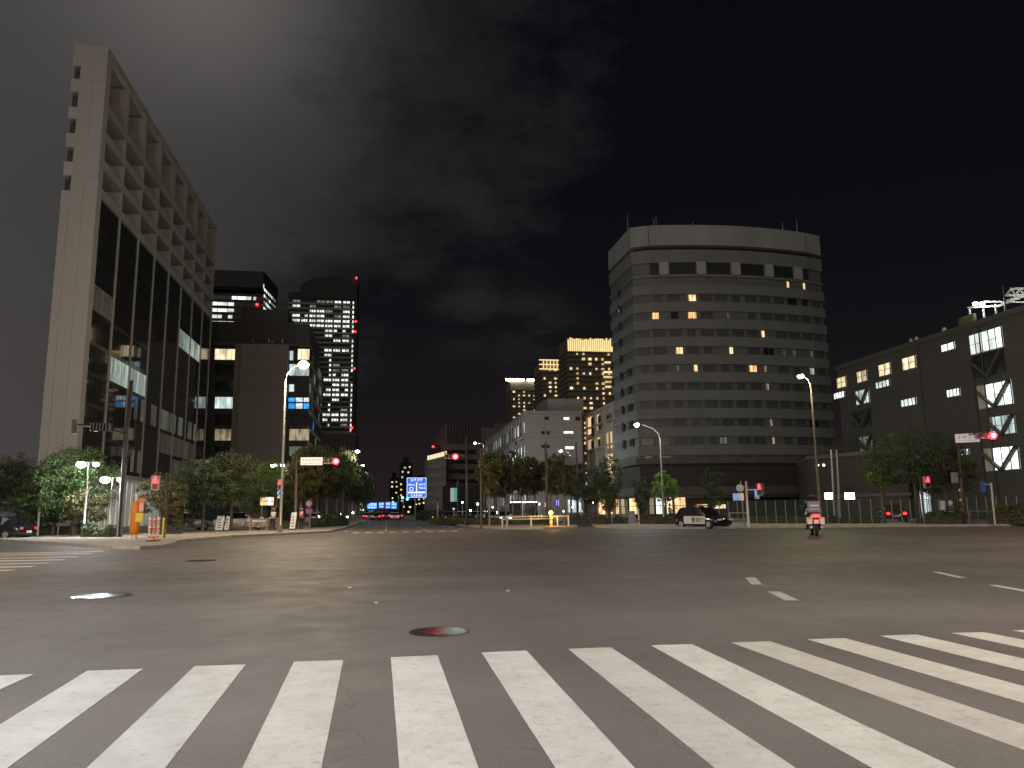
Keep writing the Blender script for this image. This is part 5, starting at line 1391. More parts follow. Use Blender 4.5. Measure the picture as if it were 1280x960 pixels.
# ------------------------------------------------------------------ rails, fences, bollards
def rail_fence(pix, d_or_none, hgt, label, m_='white_metal', rails=(1.0, .55), grp=None, r=.035, step=2.0, posts=None):
    pts = [at_z(*p) for p in pix] if d_or_none is None else [at_dist(p[0], p[1], d_or_none) for p in pix]
    o = pts[0]; t = thing('guard_rail', label, 'railing', (o.x, o.y, PAVE_Z), 0, grp)
    for i in range(len(pts)-1):
        a, b = pts[i]-o, pts[i+1]-o; a.z = b.z = 0; L = (b-a).length; n = max(1, round(L/step))
        for k in range(n+(1 if i == len(pts)-2 else 0)):
            q = a.lerp(b, k/n); MB().tube([(q.x, q.y, 0), (q.x, q.y, hgt+.04)], r*1.35, 8).build('post', m_, t)
        for z in rails: MB().tube([(a.x, a.y, hgt*z), (b.x, b.y, hgt*z)], r, 8).build('rail', m_, t)
    return t
rail_fence([(-60, 671), (22, 672), (72, 671.5), (108, 671)], None, .85, 'pale pipe railing along the pavement at far left', 'galv', (1.0,), step=2.6, r=.04)
rail_fence([(628, 660.8), (634, 660.6), (664, 660), (690, 659.5)], None, .85, 'white pipe railing on the median island', 'white_metal', (.95, .72), step=2.0, r=.05)
rail_fence([(640, 657), (675, 656.6)], None, .85, 'rear white railing on the median island', 'white_metal', (.95, .55), step=1.6, r=.03)
rail_fence([(689, 660), (697, 659.8), (711, 659.5)], None, .85, 'short white railing right of the amber beacon', 'white_metal', (.95,), step=1.4, r=.05)
rail_fence([(913, 659), (936, 659.5)], None, .95, 'short pale railing in front of the police car nose', 'galv', (1.0, .5), step=1.5)
rail_fence([(1214, 655.8), (1277, 656), (1340, 656)], None, .85, 'pale pipe railing at the far right pavement', 'galv', (1.0,), step=3.8, r=.04)
# wooden rail fence on the left pavement
def wood_fence():
    a, b = at_dist(313, 663, 66), at_dist(350, 662, 66); t = thing('wooden_fence', 'low wooden rail fence on the left pavement in front of the trees', 'fence', (a.x, a.y, PAVE_Z)); v = b-a; v.z = 0
    for u in (0, .56, .93): q = v*u; MB().cbox(q.x, q.y, 0, .14, .14, .98).build('post', 'wood', t)
    for u0, u1 in ((0, .56), (.56, .93)):
        for z in (.88, .62, .36): MB().bar((v.x*u0, v.y*u0-.09, z), (v.x*u1, v.y*u1-.09, z), .05, .12).build('board', 'wood', t)
wood_fence()
def mesh_fence(p0, p1, d0, d1, n, h, label):
    a = at_dist(*p0, d0); b = at_dist(*p1, d1); a.z = b.z = 0; t = thing('mesh_fence', label, 'fence', (a.x, a.y, PAVE_Z)); v = b-a; w = v.length/n; an = math.atan2(v.y, v.x)
    post = MB().tube([(0, 0, 0), (0, 0, h)], .03, 6).mesh('post', 'grey_metal')
    m = MB(); m.box(0, -.01, h-.05, w, .01, h-.02); m.box(0, -.01, .12, w, .01, .15)
    k = 0
    while k*.09 < w: m.box(k*.09, -.004, .12, k*.09+.022, .004, h-.03); k += 1
    for z in range(1, int(h/.2)): m.box(0, -.006, z*.2, w, .006, z*.2+.02)
    pm = m.mesh('mesh_panel', 'fence_green')
    for i in range(n+1): q = v*(i/n); place('post', post, t, (q.x, q.y, 0))
    for i in range(n): q = v*(i/n); place('mesh_panel', pm, t, (q.x, q.y, 0), an)
mesh_fence((900, 657), (1105, 655), 70, 66, 16, 1.9, 'long dark green mesh fence with pale posts from the police car to the lit palm')
mesh_fence((1105, 655), (1200, 655), 66, 66, 8, 1.8, 'dark mesh fence in front of the lit ground floor at right')
mesh_fence((1200, 655), (1330, 655), 66, 62, 10, 1.9, 'green mesh fence behind the right railing')

# orange wrapped post and delineators on the left corner island
b = at_z(167, 677); t = thing('wrapped_post', 'orange wrapped post with a yellow box on the left corner', 'post', (b.x, b.y, PAVE_Z))
rg = []
for z, r in ((.30, .20), (.34, .26), (.9, .25), (1.5, .27), (1.95, .25), (2.12, .16)): rg.append([(r*(1+.08*math.sin(3*a+z*4))*math.cos(a), r*(1+.08*math.sin(2*a+z*5))*math.sin(a), z) for a in [2*PI*k/14 for k in range(14)]])
MB().rings(rg).build('wrap', 'orange', t, True); MB().tube([(0, 0, 0), (0, 0, 2.5)], .07, 8).build('pole', 'sign_white', t)
MB().box(.14, -.42, .95, .50, -.2, 1.45).build('push_box', 'yellow', t); MB().cbox(.38, -.28, 1.52, .2, .15, .5).build('notice', 'pink', t)
MB().cbox(.32, -.1, 2.05, .3, .25, .22).build('hood', 'orange', t)
MB().tube([(-.12, 0, 0), (-.12, 0, .35)], .04, 6).build('foot', 'orange', t); MB().tube([(.14, 0, 0), (.14, 0, .35)], .04, 6).build('foot', 'orange', t)
dl = None
for i, (px, py) in enumerate(((186, 680), (191.5, 680), (196.5, 679))):
    b = at_z(px, py)
    t = thing('delineator', ('leftmost pink and white', 'middle pink and orange', 'rightmost pink and white')[i]+' striped delineator post on the corner island', 'bollard', (b.x, b.y, PAVE_Z), 0, 'striped delineator posts on the corner island')
    for k in range(6): MB().tube([(0, 0, .06+k*.2), (0, 0, .06+k*.2+.197)], .075, 10).build('band', ('pink', 'sign_white')[k % 2] if i != 1 else ('orange', 'pink')[k % 2], t, True)
    MB().tube([(0, 0, 0), (0, 0, .06)], .16, 12).build('base', 'black_plastic', t)
b = at_z(203, 677); t = thing('bollard', 'thin yellowish post right of the delineators', 'bollard', (b.x, b.y, PAVE_Z)); MB().tube([(0, 0, 0), (0, 0, 1.1)], .06, 8).build('post', 'yellow', t); MB().ball((0, 0, 1.1), .07).build('cap', 'yellow', t)
b = at_z(98, 671); t = thing('pedestal_bin', 'small dark pedestal box beside the railing end', 'bin', (b.x, b.y, PAVE_Z)); MB().cbox(0, 0, .55, .42, .4, .5).build('box', 'wood_dark', t); MB().cbox(0, 0, 0, .18, .18, .55).build('leg', 'wood_dark', t); MB().cbox(0, 0, 1.052, .46, .44, .05).build('lid', 'brown_pole', t)
# leaning pole with camera at far left
b = at_dist(46, 672, 62); c = at_dist(52, 614, 62); t = thing('sign_post', 'slightly leaning pale post with a small dark box in front of the left trees', 'pole', (b.x, b.y, PAVE_Z))
MB().tube([(0, 0, 0), (c.x-b.x, c.y-b.y, c.z)], .09, 8).build('post', 'galv', t); MB().cbox(c.x-b.x+.35, c.y-b.y, c.z-.15, .5, .3, .5).build('camera_box', 'dark_metal', t); MB().bar((c.x-b.x-.1, c.y-b.y, c.z-.1), (c.x-b.x+.5, c.y-b.y, c.z-.1), .06).build('bracket', 'galv', t)
# amber beacons
for px, py, hz, pw, lab in ((689, 660, .9, 160, 'bright amber beacon on a post at the median island nose'), (541, 652, 1.0, 60, 'farther amber beacon at the grass median tip')):
    b = at_z(px, py); c = at_dist(px, 641 if px > 600 else 645.5, math.hypot(b.x, b.y)); t = thing('amber_beacon', lab, 'beacon', (b.x, b.y, 0))
    z = max(.6, c.z)
    MB().tube([(0, 0, 0), (0, 0, z-.15)], [.14, .10], 10).build('post', 'yellow', t); MB().ball((0, 0, z), .17).build('lamp', 'amber', t, True)
    for q in (.3, .6): MB().tube([(0, 0, q*z), (0, 0, q*z+.08)], .15, 10).build('band', 'sign_white', t)
    lamp_light((0, -.5, z), pw, (1, .45, .08), .15, parent=t)

# ------------------------------------------------------------------ trees and shrubs
def crown_mesh(name, m_, seed, n_cl, n_lf, leaf, shape='round', rx=1.0, rz=1.0):
    r = np.random.RandomState(seed); P = []
    for c in range(n_cl):
        while True:
            q = r.uniform(-1, 1, 3)
            l = np.linalg.norm(q)
            if .25 < l < 1 and not (shape == 'round' and q[2] < -.75): break
        q = q*(.55+.45*r.rand()) if l < .6 else q
        if shape == 'vase': q[:2] *= (.55 + .45*(q[2]+1)/2)
        cr_ = r.uniform(.13, .30)
        d = r.normal(size=(n_lf, 3)); d /= np.linalg.norm(d, axis=1)[:, None]; d *= (r.rand(n_lf, 1)**.5)*cr_; d[:, 2] *= .65
        P.append(q+d)
    P = np.concatenate(P)*np.array([rx, rx, rz]); n = len(P)
    a = r.normal(size=(n, 3)); 
    if shape == 'droop': a = np.stack([r.normal(size=n)*.35, r.normal(size=n)*.35, -np.ones(n)], 1)
    a /= np.linalg.norm(a, axis=1)[:, None]; b = np.cross(a, r.normal(size=(n, 3))); b /= np.linalg.norm(b, axis=1)[:, None]
    s = leaf*r.uniform(.6, 1.3, (n, 1)); la = a*s*(1.8 if shape == 'droop' else 1.0); lb = b*s*.42
    V = np.stack([P-la*.5, P+lb*.5, P+la*.5, P-lb*.5], 1).reshape(-1, 3)
    me = bpy.data.meshes.new(name); me.vertices.add(4*n); me.vertices.foreach_set('co', V.ravel())
    me.loops.add(4*n); me.loops.foreach_set('vertex_index', np.arange(4*n)); me.polygons.add(n)
    me.polygons.foreach_set('loop_start', np.arange(0, 4*n, 4)); me.polygons.foreach_set('loop_total', np.full(n, 4)); me.update(); me.validate()
    me.materials.append(MATS[m_]); return me
def trunk_mesh(seed, h, r0, crown_z, spread, m_='bark'):
    rr = random.Random(seed); m = MB()
    top = h
    m.tube([(0, 0, -.1), (rr.uniform(-.05, .05), 0, h*.3), (rr.uniform(-.15, .15), rr.uniform(-.1, .1), h*.65), (rr.uniform(-.2, .2), 0, h*.9)], [r0*1.25, r0, r0*.7, r0*.3], 8)
    for i in range(7):
        a = rr.uniform(0, 2*PI); z = h*rr.uniform(.32, .6); L = spread*rr.uniform(.5, .85)
        m.tube([(0, 0, z), (L*.4*math.cos(a), L*.4*math.sin(a), z+L*.45), (L*math.cos(a), L*math.sin(a), z+L*.95)], [r0*.5, r0*.32, r0*.1], 5)
    return m.mesh('trunk', m_)
CROWN = {}
def tree(px, pyb, dist, h, rx, rz, label, kind='leaf_green', shape='round', seed=1, dens=1.0, leaf=.22, bark='bark', trunk_r=.13, group=None, trunks=1):
    p = at_dist(px, pyb, dist); z = PAVE_Z
    t = thing('tree', label, 'tree', (p.x, p.y, z), 0, group)
    k = (kind, shape, seed, round(dens, 1), round(rx, 1), round(rz, 1))
    if k not in CROWN: CROWN[k] = crown_mesh('crown', kind, seed, int(95*dens), 60, leaf*.78, shape, rx, rz)
    for q in range(trunks):
        place('trunk', trunk_mesh(seed+q, h-.2, trunk_r, h-rz, rx, bark), t, ((q-(trunks-1)/2)*.7, 0, 0))
    o = place('crown', CROWN[k], t, (0, 0, h-rz), rnd.uniform(0, 6)); return t
# left side
tree(-8, 664, 70, 5.8, 2.6, 2.4, 'dark tree cut by the left edge of the photo', 'leaf_dark', seed=11, dens=1.6, trunk_r=.16)
tree(20, 664, 72, 6.2, 2.0, 2.2, 'dark tree between the left edge and the leaning post', 'leaf_dark', seed=12, dens=1.3)
tree(36, 668, 64, 3.6, 1.7, 1.5, 'small light green tree behind the left railing', 'leaf_green', seed=13, dens=1.0)
tree(91, 668, 62, 6.2, 2.7, 2.6, 'big leafy green tree lit by the white park lamp', 'leaf_green', seed=14, dens=2.8, leaf=.24, trunk_r=.12)
tree(66, 668, 64, 3.9, 1.8, 1.7, 'lower green tree just left of the big lit tree', 'leaf_green', seed=15, dens=1.2)
tree(106, 669, 59, 3.2, 1.3, 1.3, 'yellowish small tree at the right foot of the big lit tree', 'leaf_olive', seed=16, dens=.9)
tree(199, 671, 58, 4.1, 1.7, 1.5, 'small reddish lit tree under the pedestrian signal', 'leaf_olive', seed=17, dens=1.1)
tree(222, 669, 66, 3.6, 1.5, 1.7, 'dark bushy tree right of the tree under the pedestrian signal', 'leaf_dark', seed=18, dens=1.1)
tree(253, 668, 66, 5.9, 2.6, 2.2, 'large dark round tree, left of the pair before the mid-rise', 'leaf_dark', seed=19, dens=2.0, trunk_r=.11)
tree(288, 667, 66, 6.2, 2.7, 2.4, 'large dark round tree, right of the pair before the mid-rise', 'leaf_dark', seed=20, dens=2.0, trunk_r=.11)
tree(318, 664, 76, 5.2, 1.8, 2.0, 'green tree behind the wooden rails', 'leaf_green', seed=21, dens=1.2)
tree(335, 664, 80, 6.6, 1.4, 1.2, 'bright lit foliage above the yellow board', 'leaf_lit', seed=22, dens=.7)
tree(352, 664, 78, 4.2, 1.5, 1.9, 'dark green tree behind the slim twin lamp', 'leaf_dark', seed=23, dens=1.0)
for i, (px, d, h, rx, lab) in enumerate(((375, 84, 8.0, 2.2, 'shaggy olive tree nearest the left signal mast'), (392, 88, 9.0, 2.6, 'tall shaggy olive tree behind the round signs'), (408, 92, 8.8, 2.5, 'shaggy tree lit red under the left signal'), (424, 98, 9.3, 2.5, 'shaggy tree right of the left red signal'),
        (436, 108, 8.6, 2.3, 'pale shaggy tree before the curved tower foot'), (446, 125, 8.2, 2.4, 'last big tree of the left row by the far street'), (452, 150, 8.0, 2.4, 'small far tree left of the green signal'))):
    tree(px, 660, d, h, rx, h*.33, lab, 'leaf_olive' if i % 3 != 2 else 'leaf_green', 'droop', seed=30+i, dens=1.3, leaf=.32, bark='bark_pale', trunk_r=.11, group='trees along the left of the far street', trunks=1+(i % 2))
# median and right
med = [(612, 74, 7.2, 1.7), (628, 78, 7.0, 1.6), (641, 88, 8.0, 1.8), (656, 84, 7.4, 1.7), (669, 90, 7.6, 1.9), (693, 84, 7.2, 1.6), (706, 80, 7.0, 1.7), (718, 92, 7.2, 1.6)]
mlab = ['leftmost slim tree of the median row', 'second slim tree of the median row from the left', 'slim tree behind the left end of the island railing', 'slim tree over the middle of the island railing', 'slim tree just left of the dark utility pole', 'olive tree just right of the dark utility pole', 'olive tree above the amber beacon', 'rightmost slim tree of the median row']
for i, (px, d, h, rx) in enumerate(med):
    tree(px, 656, d, h, rx, h*.30, mlab[i], ('leaf_olive', 'leaf_dark', 'leaf_olive')[i % 3], 'droop' if i % 2 else 'vase', seed=50+i, dens=.9, leaf=.30, bark='bark_pale', trunk_r=.085, group='slim trees in the median', trunks=1+(i % 2))
tree(737, 657, 76, 5.4, 1.7, 2.0, 'round dark tree, left of the pair beside the hotel', 'leaf_dark', seed=61, dens=1.2)
tree(762, 658, 72, 6.3, 1.6, 2.6, 'tall dark tree, right of the pair beside the hotel', 'leaf_dark', 'vase', seed=62, dens=1.5)
tree(803, 657, 78, 4.6, 1.0, 1.9, 'slender dim tree against the restaurant front', 'leaf_dark', 'vase', seed=63, dens=.7)
tree(833, 657, 74, 4.9, 1.15, 1.6, 'small bright green tree lit beside the curved lamp pole', 'leaf_lit', seed=64, dens=.8)
tree(893, 657, 76, 5.0, 1.5, 1.9, 'faint young tree above the police car', 'leaf_dark', 'vase', seed=65, dens=.6)
tree(1106, 656, 68, 4.5, .95, .85, 'bright yellow-green lit tree at the end of the green fence', 'leaf_lit', 'droop', seed=66, dens=.6, leaf=.34)
tree(1150, 656, 67, 7.4, 3.4, 2.5, 'broad dark tree over the right pedestrian signal', 'leaf_dark', seed=67, dens=2.6, trunk_r=.2)
tree(1186, 656, 66, 6.0, 2.3, 2.2, 'smaller dark tree beside the broad dark tree', 'leaf_dark', seed=68, dens=1.5)

def hedge(pix, d, hgt, dep, label, m_='hedge', seed=1, leaf=.10, name='hedge', cat='hedge'):
    a, b = at_dist(pix[0][0], pix[0][1], d[0]), at_dist(pix[1][0], pix[1][1], d[1]); a.z = b.z = 0; v = b-a; L = v.length; r = np.random.RandomState(seed)
    n = int(min(5000, 260*L*hgt)); 
    x = r.rand(n)*L; wob = .78+.22*np.sin(x*1.7+seed)+.12*np.sin(x*4.1); z = (r.rand(n)**.7)*hgt*wob; y = (r.rand(n)-.5)*dep*(1-.3*z/hgt)
    P = np.stack([x, y, z], 1); q = r.normal(size=(n, 3)); q /= np.linalg.norm(q, axis=1)[:, None]; w = np.cross(q, r.normal(size=(n, 3))); w /= np.linalg.norm(w, axis=1)[:, None]
    s = leaf*r.uniform(.6, 1.5, (n, 1)); V = np.stack([P-q*s*.6, P+w*s*.35, P+q*s*.6, P-w*s*.35], 1).reshape(-1, 3)
    me = bpy.data.meshes.new(name); me.from_pydata(V.tolist(), [], np.arange(4*n).reshape(-1, 4).tolist()); me.materials.append(MATS[m_])
    t = thing(name, label, cat, (a.x, a.y, PAVE_Z), math.atan2(v.y, v.x)); place('foliage', me, t)
    core = MB(); k = int(L/.5)+1
    rg = [[(L*i/k, -dep*.36, 0), (L*i/k, dep*.36, 0), (L*i/k, dep*.26, hgt*.68*(.85+.15*math.sin(i))), (L*i/k, -dep*.26, hgt*.68*(.85+.15*math.sin(i*1.3)))] for i in range(k+1)]
    core.rings(rg).build('branches', 'soil', t); return t
hedge(((545, 655), (628, 656)), (92, 74), .62, 2.4, 'long rough green hedge on the grass median', 'leaf_olive', 3, .16)
hedge(((530, 652), (560, 652)), (140, 110), 1.5, 4, 'dark shrubbery under the big blue sign', 'leaf_dark', 4, .25)
hedge(((560, 655), (612, 655)), (104, 92), .8, 2.0, 'dim tall shrubs behind the median hedge', 'leaf_dark', 14, .22)
hedge(((634, 656), (690, 656)), (75, 75), .75, 1.0, 'low brown-green hedge behind the island railing', 'leaf_olive', 5, .14)
hedge(((710, 657), (736, 657)), (73, 73), .95, .9, 'clipped dark hedge right of the median island', 'leaf_dark', 6)
hedge(((741, 658), (760, 658)), (72, 71), 1.0, .9, 'clipped dark hedge under the tall dark tree', 'leaf_dark', 7)
hedge(((800, 658), (852, 658)), (71, 69), 1.0, .8, 'dark hedge in front of the restaurant windows', 'leaf_dark', 8)
hedge(((768, 658), (786, 658)), (74, 73), 1.0, .9, 'rough grassy shrub strip left of the grey box', 'leaf_olive', 9)
hedge(((940, 656), (1100, 655)), (70, 67), .7, .8, 'low weeds along the green mesh fence', 'leaf_dark', 10, .14)
hedge(((1160, 655), (1206, 655)), (64, 63), 1.3, 1.2, 'dark bush left of the striped signal pole', 'leaf_dark', 11, .14)
hedge(((1243, 655), (1330, 655)), (64, 61), 1.35, 1.4, 'olive hedge behind the far right railing', 'leaf_olive', 12, .15)
hedge(((24, 668), (95, 668)), (66, 66), .95, 1.2, 'green hedge behind the left pipe railing', 'leaf_green', 13, .15)
hedge(((108, 671), (142, 672)), (57, 55), .9, 1.2, 'wispy shrub at the foot of the dark signal mast', 'leaf_green', 15, .16, 'shrub', 'shrub')
hedge(((392, 662), (430, 661)), (77, 84), 1.3, 1.4, 'low shrubs right of the round signs', 'leaf_green', 16, .15, 'shrub', 'shrub')
hedge(((345, 664), (362, 664)), (72, 72), 1.0, 1.2, 'dark shrubs behind the tall pale sign board', 'leaf_dark', 17, .15, 'shrub', 'shrub')
hedge(((204, 669), (228, 669)), (60, 60), 2.0, 1.6, 'dense dark shrub right of the thin yellow post', 'leaf_dark', 18, .15, 'shrub', 'shrub')
# grey cabinet in front of the restaurant
b = at_dist(790, 658, 71); t = thing('street_cabinet', 'grey utility cabinet in front of the restaurant', 'cabinet', (b.x, b.y, PAVE_Z)); MB().cbox(0, 0, .06, .55, .4, 1.05).build('body', 'bag_grey', t); MB().cbox(0, 0, 0, .6, .45, .058).build('plinth', 'kerb', t); MB().cbox(0, 0, 1.112, .62, .47, .05).build('lid', 'bag_grey', t); MB().box(-.24, -.215, .12, .24, -.202, 1.05).build('door', 'bag_grey', t)
b = at_dist(799, 658, 70); t = thing('bollard', 'white post standing right of the grey cabinet', 'bollard', (b.x, b.y, PAVE_Z)); MB().tube([(0, 0, 0), (0, 0, 1.35)], .05, 8).build('post', 'white_metal', t); MB().tube([(0, 0, .2), (0, 0, .34)], .056, 8).build('red_band', 'sign_red', t)

# bus shelter seen through the median trees
def shelter():
    a = at_dist(636, 655, 96); t = thing('bus_shelter', 'small roofed shelter glimpsed behind the median railing', 'shelter', (a.x, a.y, PAVE_Z))
    for x in (0, 2.0, 4.0):
        for y in (0, 1.4): MB().cbox(x, y, 0, .1, .1, 2.4).build('post', 'galv', t)
    MB().box(-.3, -.3, 2.402, 4.3, 1.7, 2.55).build('roof', 'galv', t); MB().box(.1, 1.44, .4, 3.9, 1.48, 2.2).build('back_panel', 'glass_dull', t)
    MB().box(.3, .2, 2.34, 3.6, .5, 2.4).build('light_tube', 'head_white', t); MB().box(.3, 1.0, .42, 3.7, 1.35, .48).build('bench', 'wood', t)
    c = at_dist(697, 629, 90); t = thing('lit_sign_box', 'small violet lit sign right of the dark utility pole', 'lit sign', (c.x, c.y, PAVE_Z)); MB().box(-.13, -.05, c.z-.4, .13, .05, c.z+.25).build('light_panel', 'purple_light', t); MB().tube([(0, .06, 0), (0, .06, c.z)], .04, 6).build('pole', 'galv', t)
    c = at_dist(683, 632, 92); t = thing('lit_sign_box', 'small pinkish lit sign left of the amber beacon', 'lit sign', (c.x, c.y, PAVE_Z)); MB().box(-.16, -.05, c.z-.3, .16, .05, c.z+.2).build('light_panel', 'pink_light', t); MB().tube([(0, .06, 0), (0, .06, c.z)], .04, 6).build('pole', 'galv', t)
emis('pink_light', (1, .55, .7), 1.8)
shelter()

gl = [(567, 636, 95), (578, 628, 104), (588, 638, 98), (597, 630, 110), (606, 639, 96), (616, 634, 112), (629, 640, 98), (646, 633, 114), (663, 638, 100), (674, 630, 116), (705, 639, 92), (716, 634, 104), (727, 639, 90), (741, 628, 96)]
gm = {}
gl2 = [(399, 646, 93), (408, 642, 100), (416, 648, 96), (425, 643, 108), (434, 647, 112), (441, 641, 125)]  # globes added in place of bright shop and car lights between trunks
for i, (px, py, d) in enumerate(gl2):
    c = at_dist(px, py, d); t = thing('light_globe', 'small white globe standing in for shop and car lights behind the shaggy left trees, %s of six' % ('leftmost', 'second from left', 'third from left', 'fourth from left', 'fifth from left', 'rightmost')[i], 'lamp', (c.x, c.y, PAVE_Z), 0, 'small stand-in light globes behind the left trees')
    MB().tube([(0, 0, 0), (0, 0, c.z-.25)], .05, 6).build('pole', 'galv', t); MB().ball((0, 0, c.z-PAVE_Z), .13 if i % 2 else .2).build('globe', 'head_white', t, True)
for i, (px, py, d) in enumerate(gl):
    c = at_dist(px, py, d); wm = 'head_white' if i % 4 else 'lit_cool'
    t = thing('light_globe', 'small white globe lamp, %s of the row beyond the median' % ('farthest left', 'second from left', 'third from left', 'fourth from left', 'fifth from left', 'sixth from left', 'seventh from left', 'eighth', 'ninth', 'tenth', 'eleventh', 'twelfth', 'thirteenth', 'farthest right')[i], 'lamp', (c.x, c.y, 0), 0, 'small globe lamps beyond the median')
    MB().tube([(0, 0, 0), (0, 0, c.z-.15)], .05, 6).build('pole', 'galv', t); MB().ball((0, 0, c.z), .11 if i % 3 else .15).build('globe', wm, t, True)
# ------------------------------------------------------------------ vehicles
def car_shell(L=4.6, Wd=1.78, H=1.45, suv=False):
    """body stations along x: nose at +x"""
    st = [(-.50, .38, .62, .80), (-.485, .26, .86, .92), (-.40, .22, .93, .99), (-.15, .2, .95, 1.0), (.12, .2, .95, 1.0), (.22, .2, .92, 1.0), (.40, .2, .80, .97), (.475, .24, .70, .88), (.50, .34, .58, .74)]
    body = MB(); rg = []
    for x, z0, z1, w in st:
        hw = Wd/2*w; X = x*L
        rg.append([(X, -hw*.86, z0), (X, -hw, z0+.18), (X, -hw, z1-.14), (X, -hw*.9, z1), (X, hw*.9, z1), (X, hw, z1-.14), (X, hw, z0+.18), (X, hw*.86, z0)])
    body.rings(rg)
    rear = -.46 if suv else -.36
    gs = [(rear, .93, .0), (rear+.07, H-.1, .7), (rear+.16, H, .78), (.0, H, .78), (.07, H-.05, .74), (.24, .93, .0)]
    cab = MB(); rg = []
    for x, z, w in gs:
        X = x*L; wt = Wd/2*(w if w else .82); wb = Wd/2*.90
        rg.append([(X, -wb, .90), (X, -wt, z), (X, wt, z), (X, wb, .90)])
    cab.rings(rg)
    roof = MB(); rg = []
    for x, z, w in gs[1:-1]:
        rg.append([(x*L, -Wd/2*w*1.01, z-.03), (x*L, -Wd/2*w*.96, z+.025), (x*L, Wd/2*w*.96, z+.025), (x*L, Wd/2*w*1.01, z-.03)])
    roof.rings(rg)
    return body, cab, roof
def wheel_mesh(r=.32):
    m = MB(); n = 18; m.rings([[(q*math.cos(2*PI*k/n), y, q*math.sin(2*PI*k/n)) for k in range(n)] for q, y in ((r*.9, -.1), (r, -.08), (r, .08), (r*.9, .1))]); return m.mesh('tyre', 'tyre')
def rim_mesh(r=.2):
    m = MB(); n = 14; m.rings([[(q*math.cos(2*PI*k/n), y, q*math.sin(2*PI*k/n)) for k in range(n)] for q, y in ((r, -.115), (r*.9, -.125), (r*.3, -.11))])
    for k in range(5): a = 2*PI*k/5; m.bar((0, -.118, 0), (r*.9*math.cos(a), -.122, r*.9*math.sin(a)), .05, .02)
    return m.mesh('rim', 'galv')
TYRE, RIM = wheel_mesh(), rim_mesh()
def make_car(name, label, cat, loc, rz, paint='car_black', tail=False, head=False, L=4.6, H=1.45, suv=False, group=None, wheels=True):
    t = thing(name, label, cat, loc, rz, group); body, cab, roof = car_shell(L, 1.78, H, suv)
    body.build('body', paint, t, True); cab.build('window_glass', 'car_glass', t); roof.build('roof', paint, t)
    for s in (-1, 1):
        MB().box(-.502*L, s*.62-.12, .62, -.48*L, s*.62+.12, .80).build('tail_light', 'tail_red' if tail else 'sign_red', t)
        MB().box(.478*L, s*.58-.2, .58, .502*L, s*.58+.18, .70).build('headlight', 'head_white' if head else 'sign_white', t)
        MB().cbox(.13*L, s*.98, .93, .1, .2, .14).build('mirror', paint, t)
    MB().box(-.508*L, -.22, .42, -.497*L, .22, .56).build('number_plate', 'sign_white', t)
    if wheels:
        for x in (-.30*L, .31*L):
            for s in (-1, 1):
                w = place('wheel', TYRE, t, (x, s*.82, .32), 0 if s < 0 else PI); place('rim', RIM, w)
    return t
# police car
pcx = at_z(879, 660.5); hd = math.atan2(-.90, .42)
pc = make_car('police_car', 'black and white patrol car with a roof light bar at the far kerb', 'police car', (pcx.x, pcx.y, 0), hd, 'car_black', H=1.52, suv=True, L=4.3)
for s in (-1, 1):
    m = MB(); m.box(-1.0, s*.895, .34, 1.0, s*.915, .90); m.build('door_panel', 'car_white', pc)
    for x in (-.15,): MB().box(x-.01, s*.916, .36, x+.01, s*.922, .84).build('door_seam', 'car_black', pc)
MB().box(-.25, -.55, 1.58, .10, .55, 1.69).build('light_bar', 'sign_red', pc); MB().box(-.15, -.2, 1.53, .0, .2, 1.585).build('bar_mount', 'black_plastic', pc)
def text_mesh(txt, size, m_, name='lettering', depth=.006):
    cu = bpy.data.curves.new('text', 'FONT'); cu.body = txt; cu.size = size; cu.extrude = depth; cu.align_x = 'CENTER'; cu.align_y = 'CENTER'
    o = bpy.data.objects.new('text', cu); C.objects.link(o); dg = bpy.context.evaluated_depsgraph_get(); me = bpy.data.meshes.new_from_object(o.evaluated_get(dg)); bpy.data.objects.remove(o); me.materials.clear(); me.materials.append(MATS[m_]); return me
tm = text_mesh('警視庁', .40, 'car_black')
for s in (-1, 1):
    o = place('lettering', tm, pc, (.35, s*.921, .60)); o.rotation_euler = (PI/2, 0, 0 if s < 0 else PI)
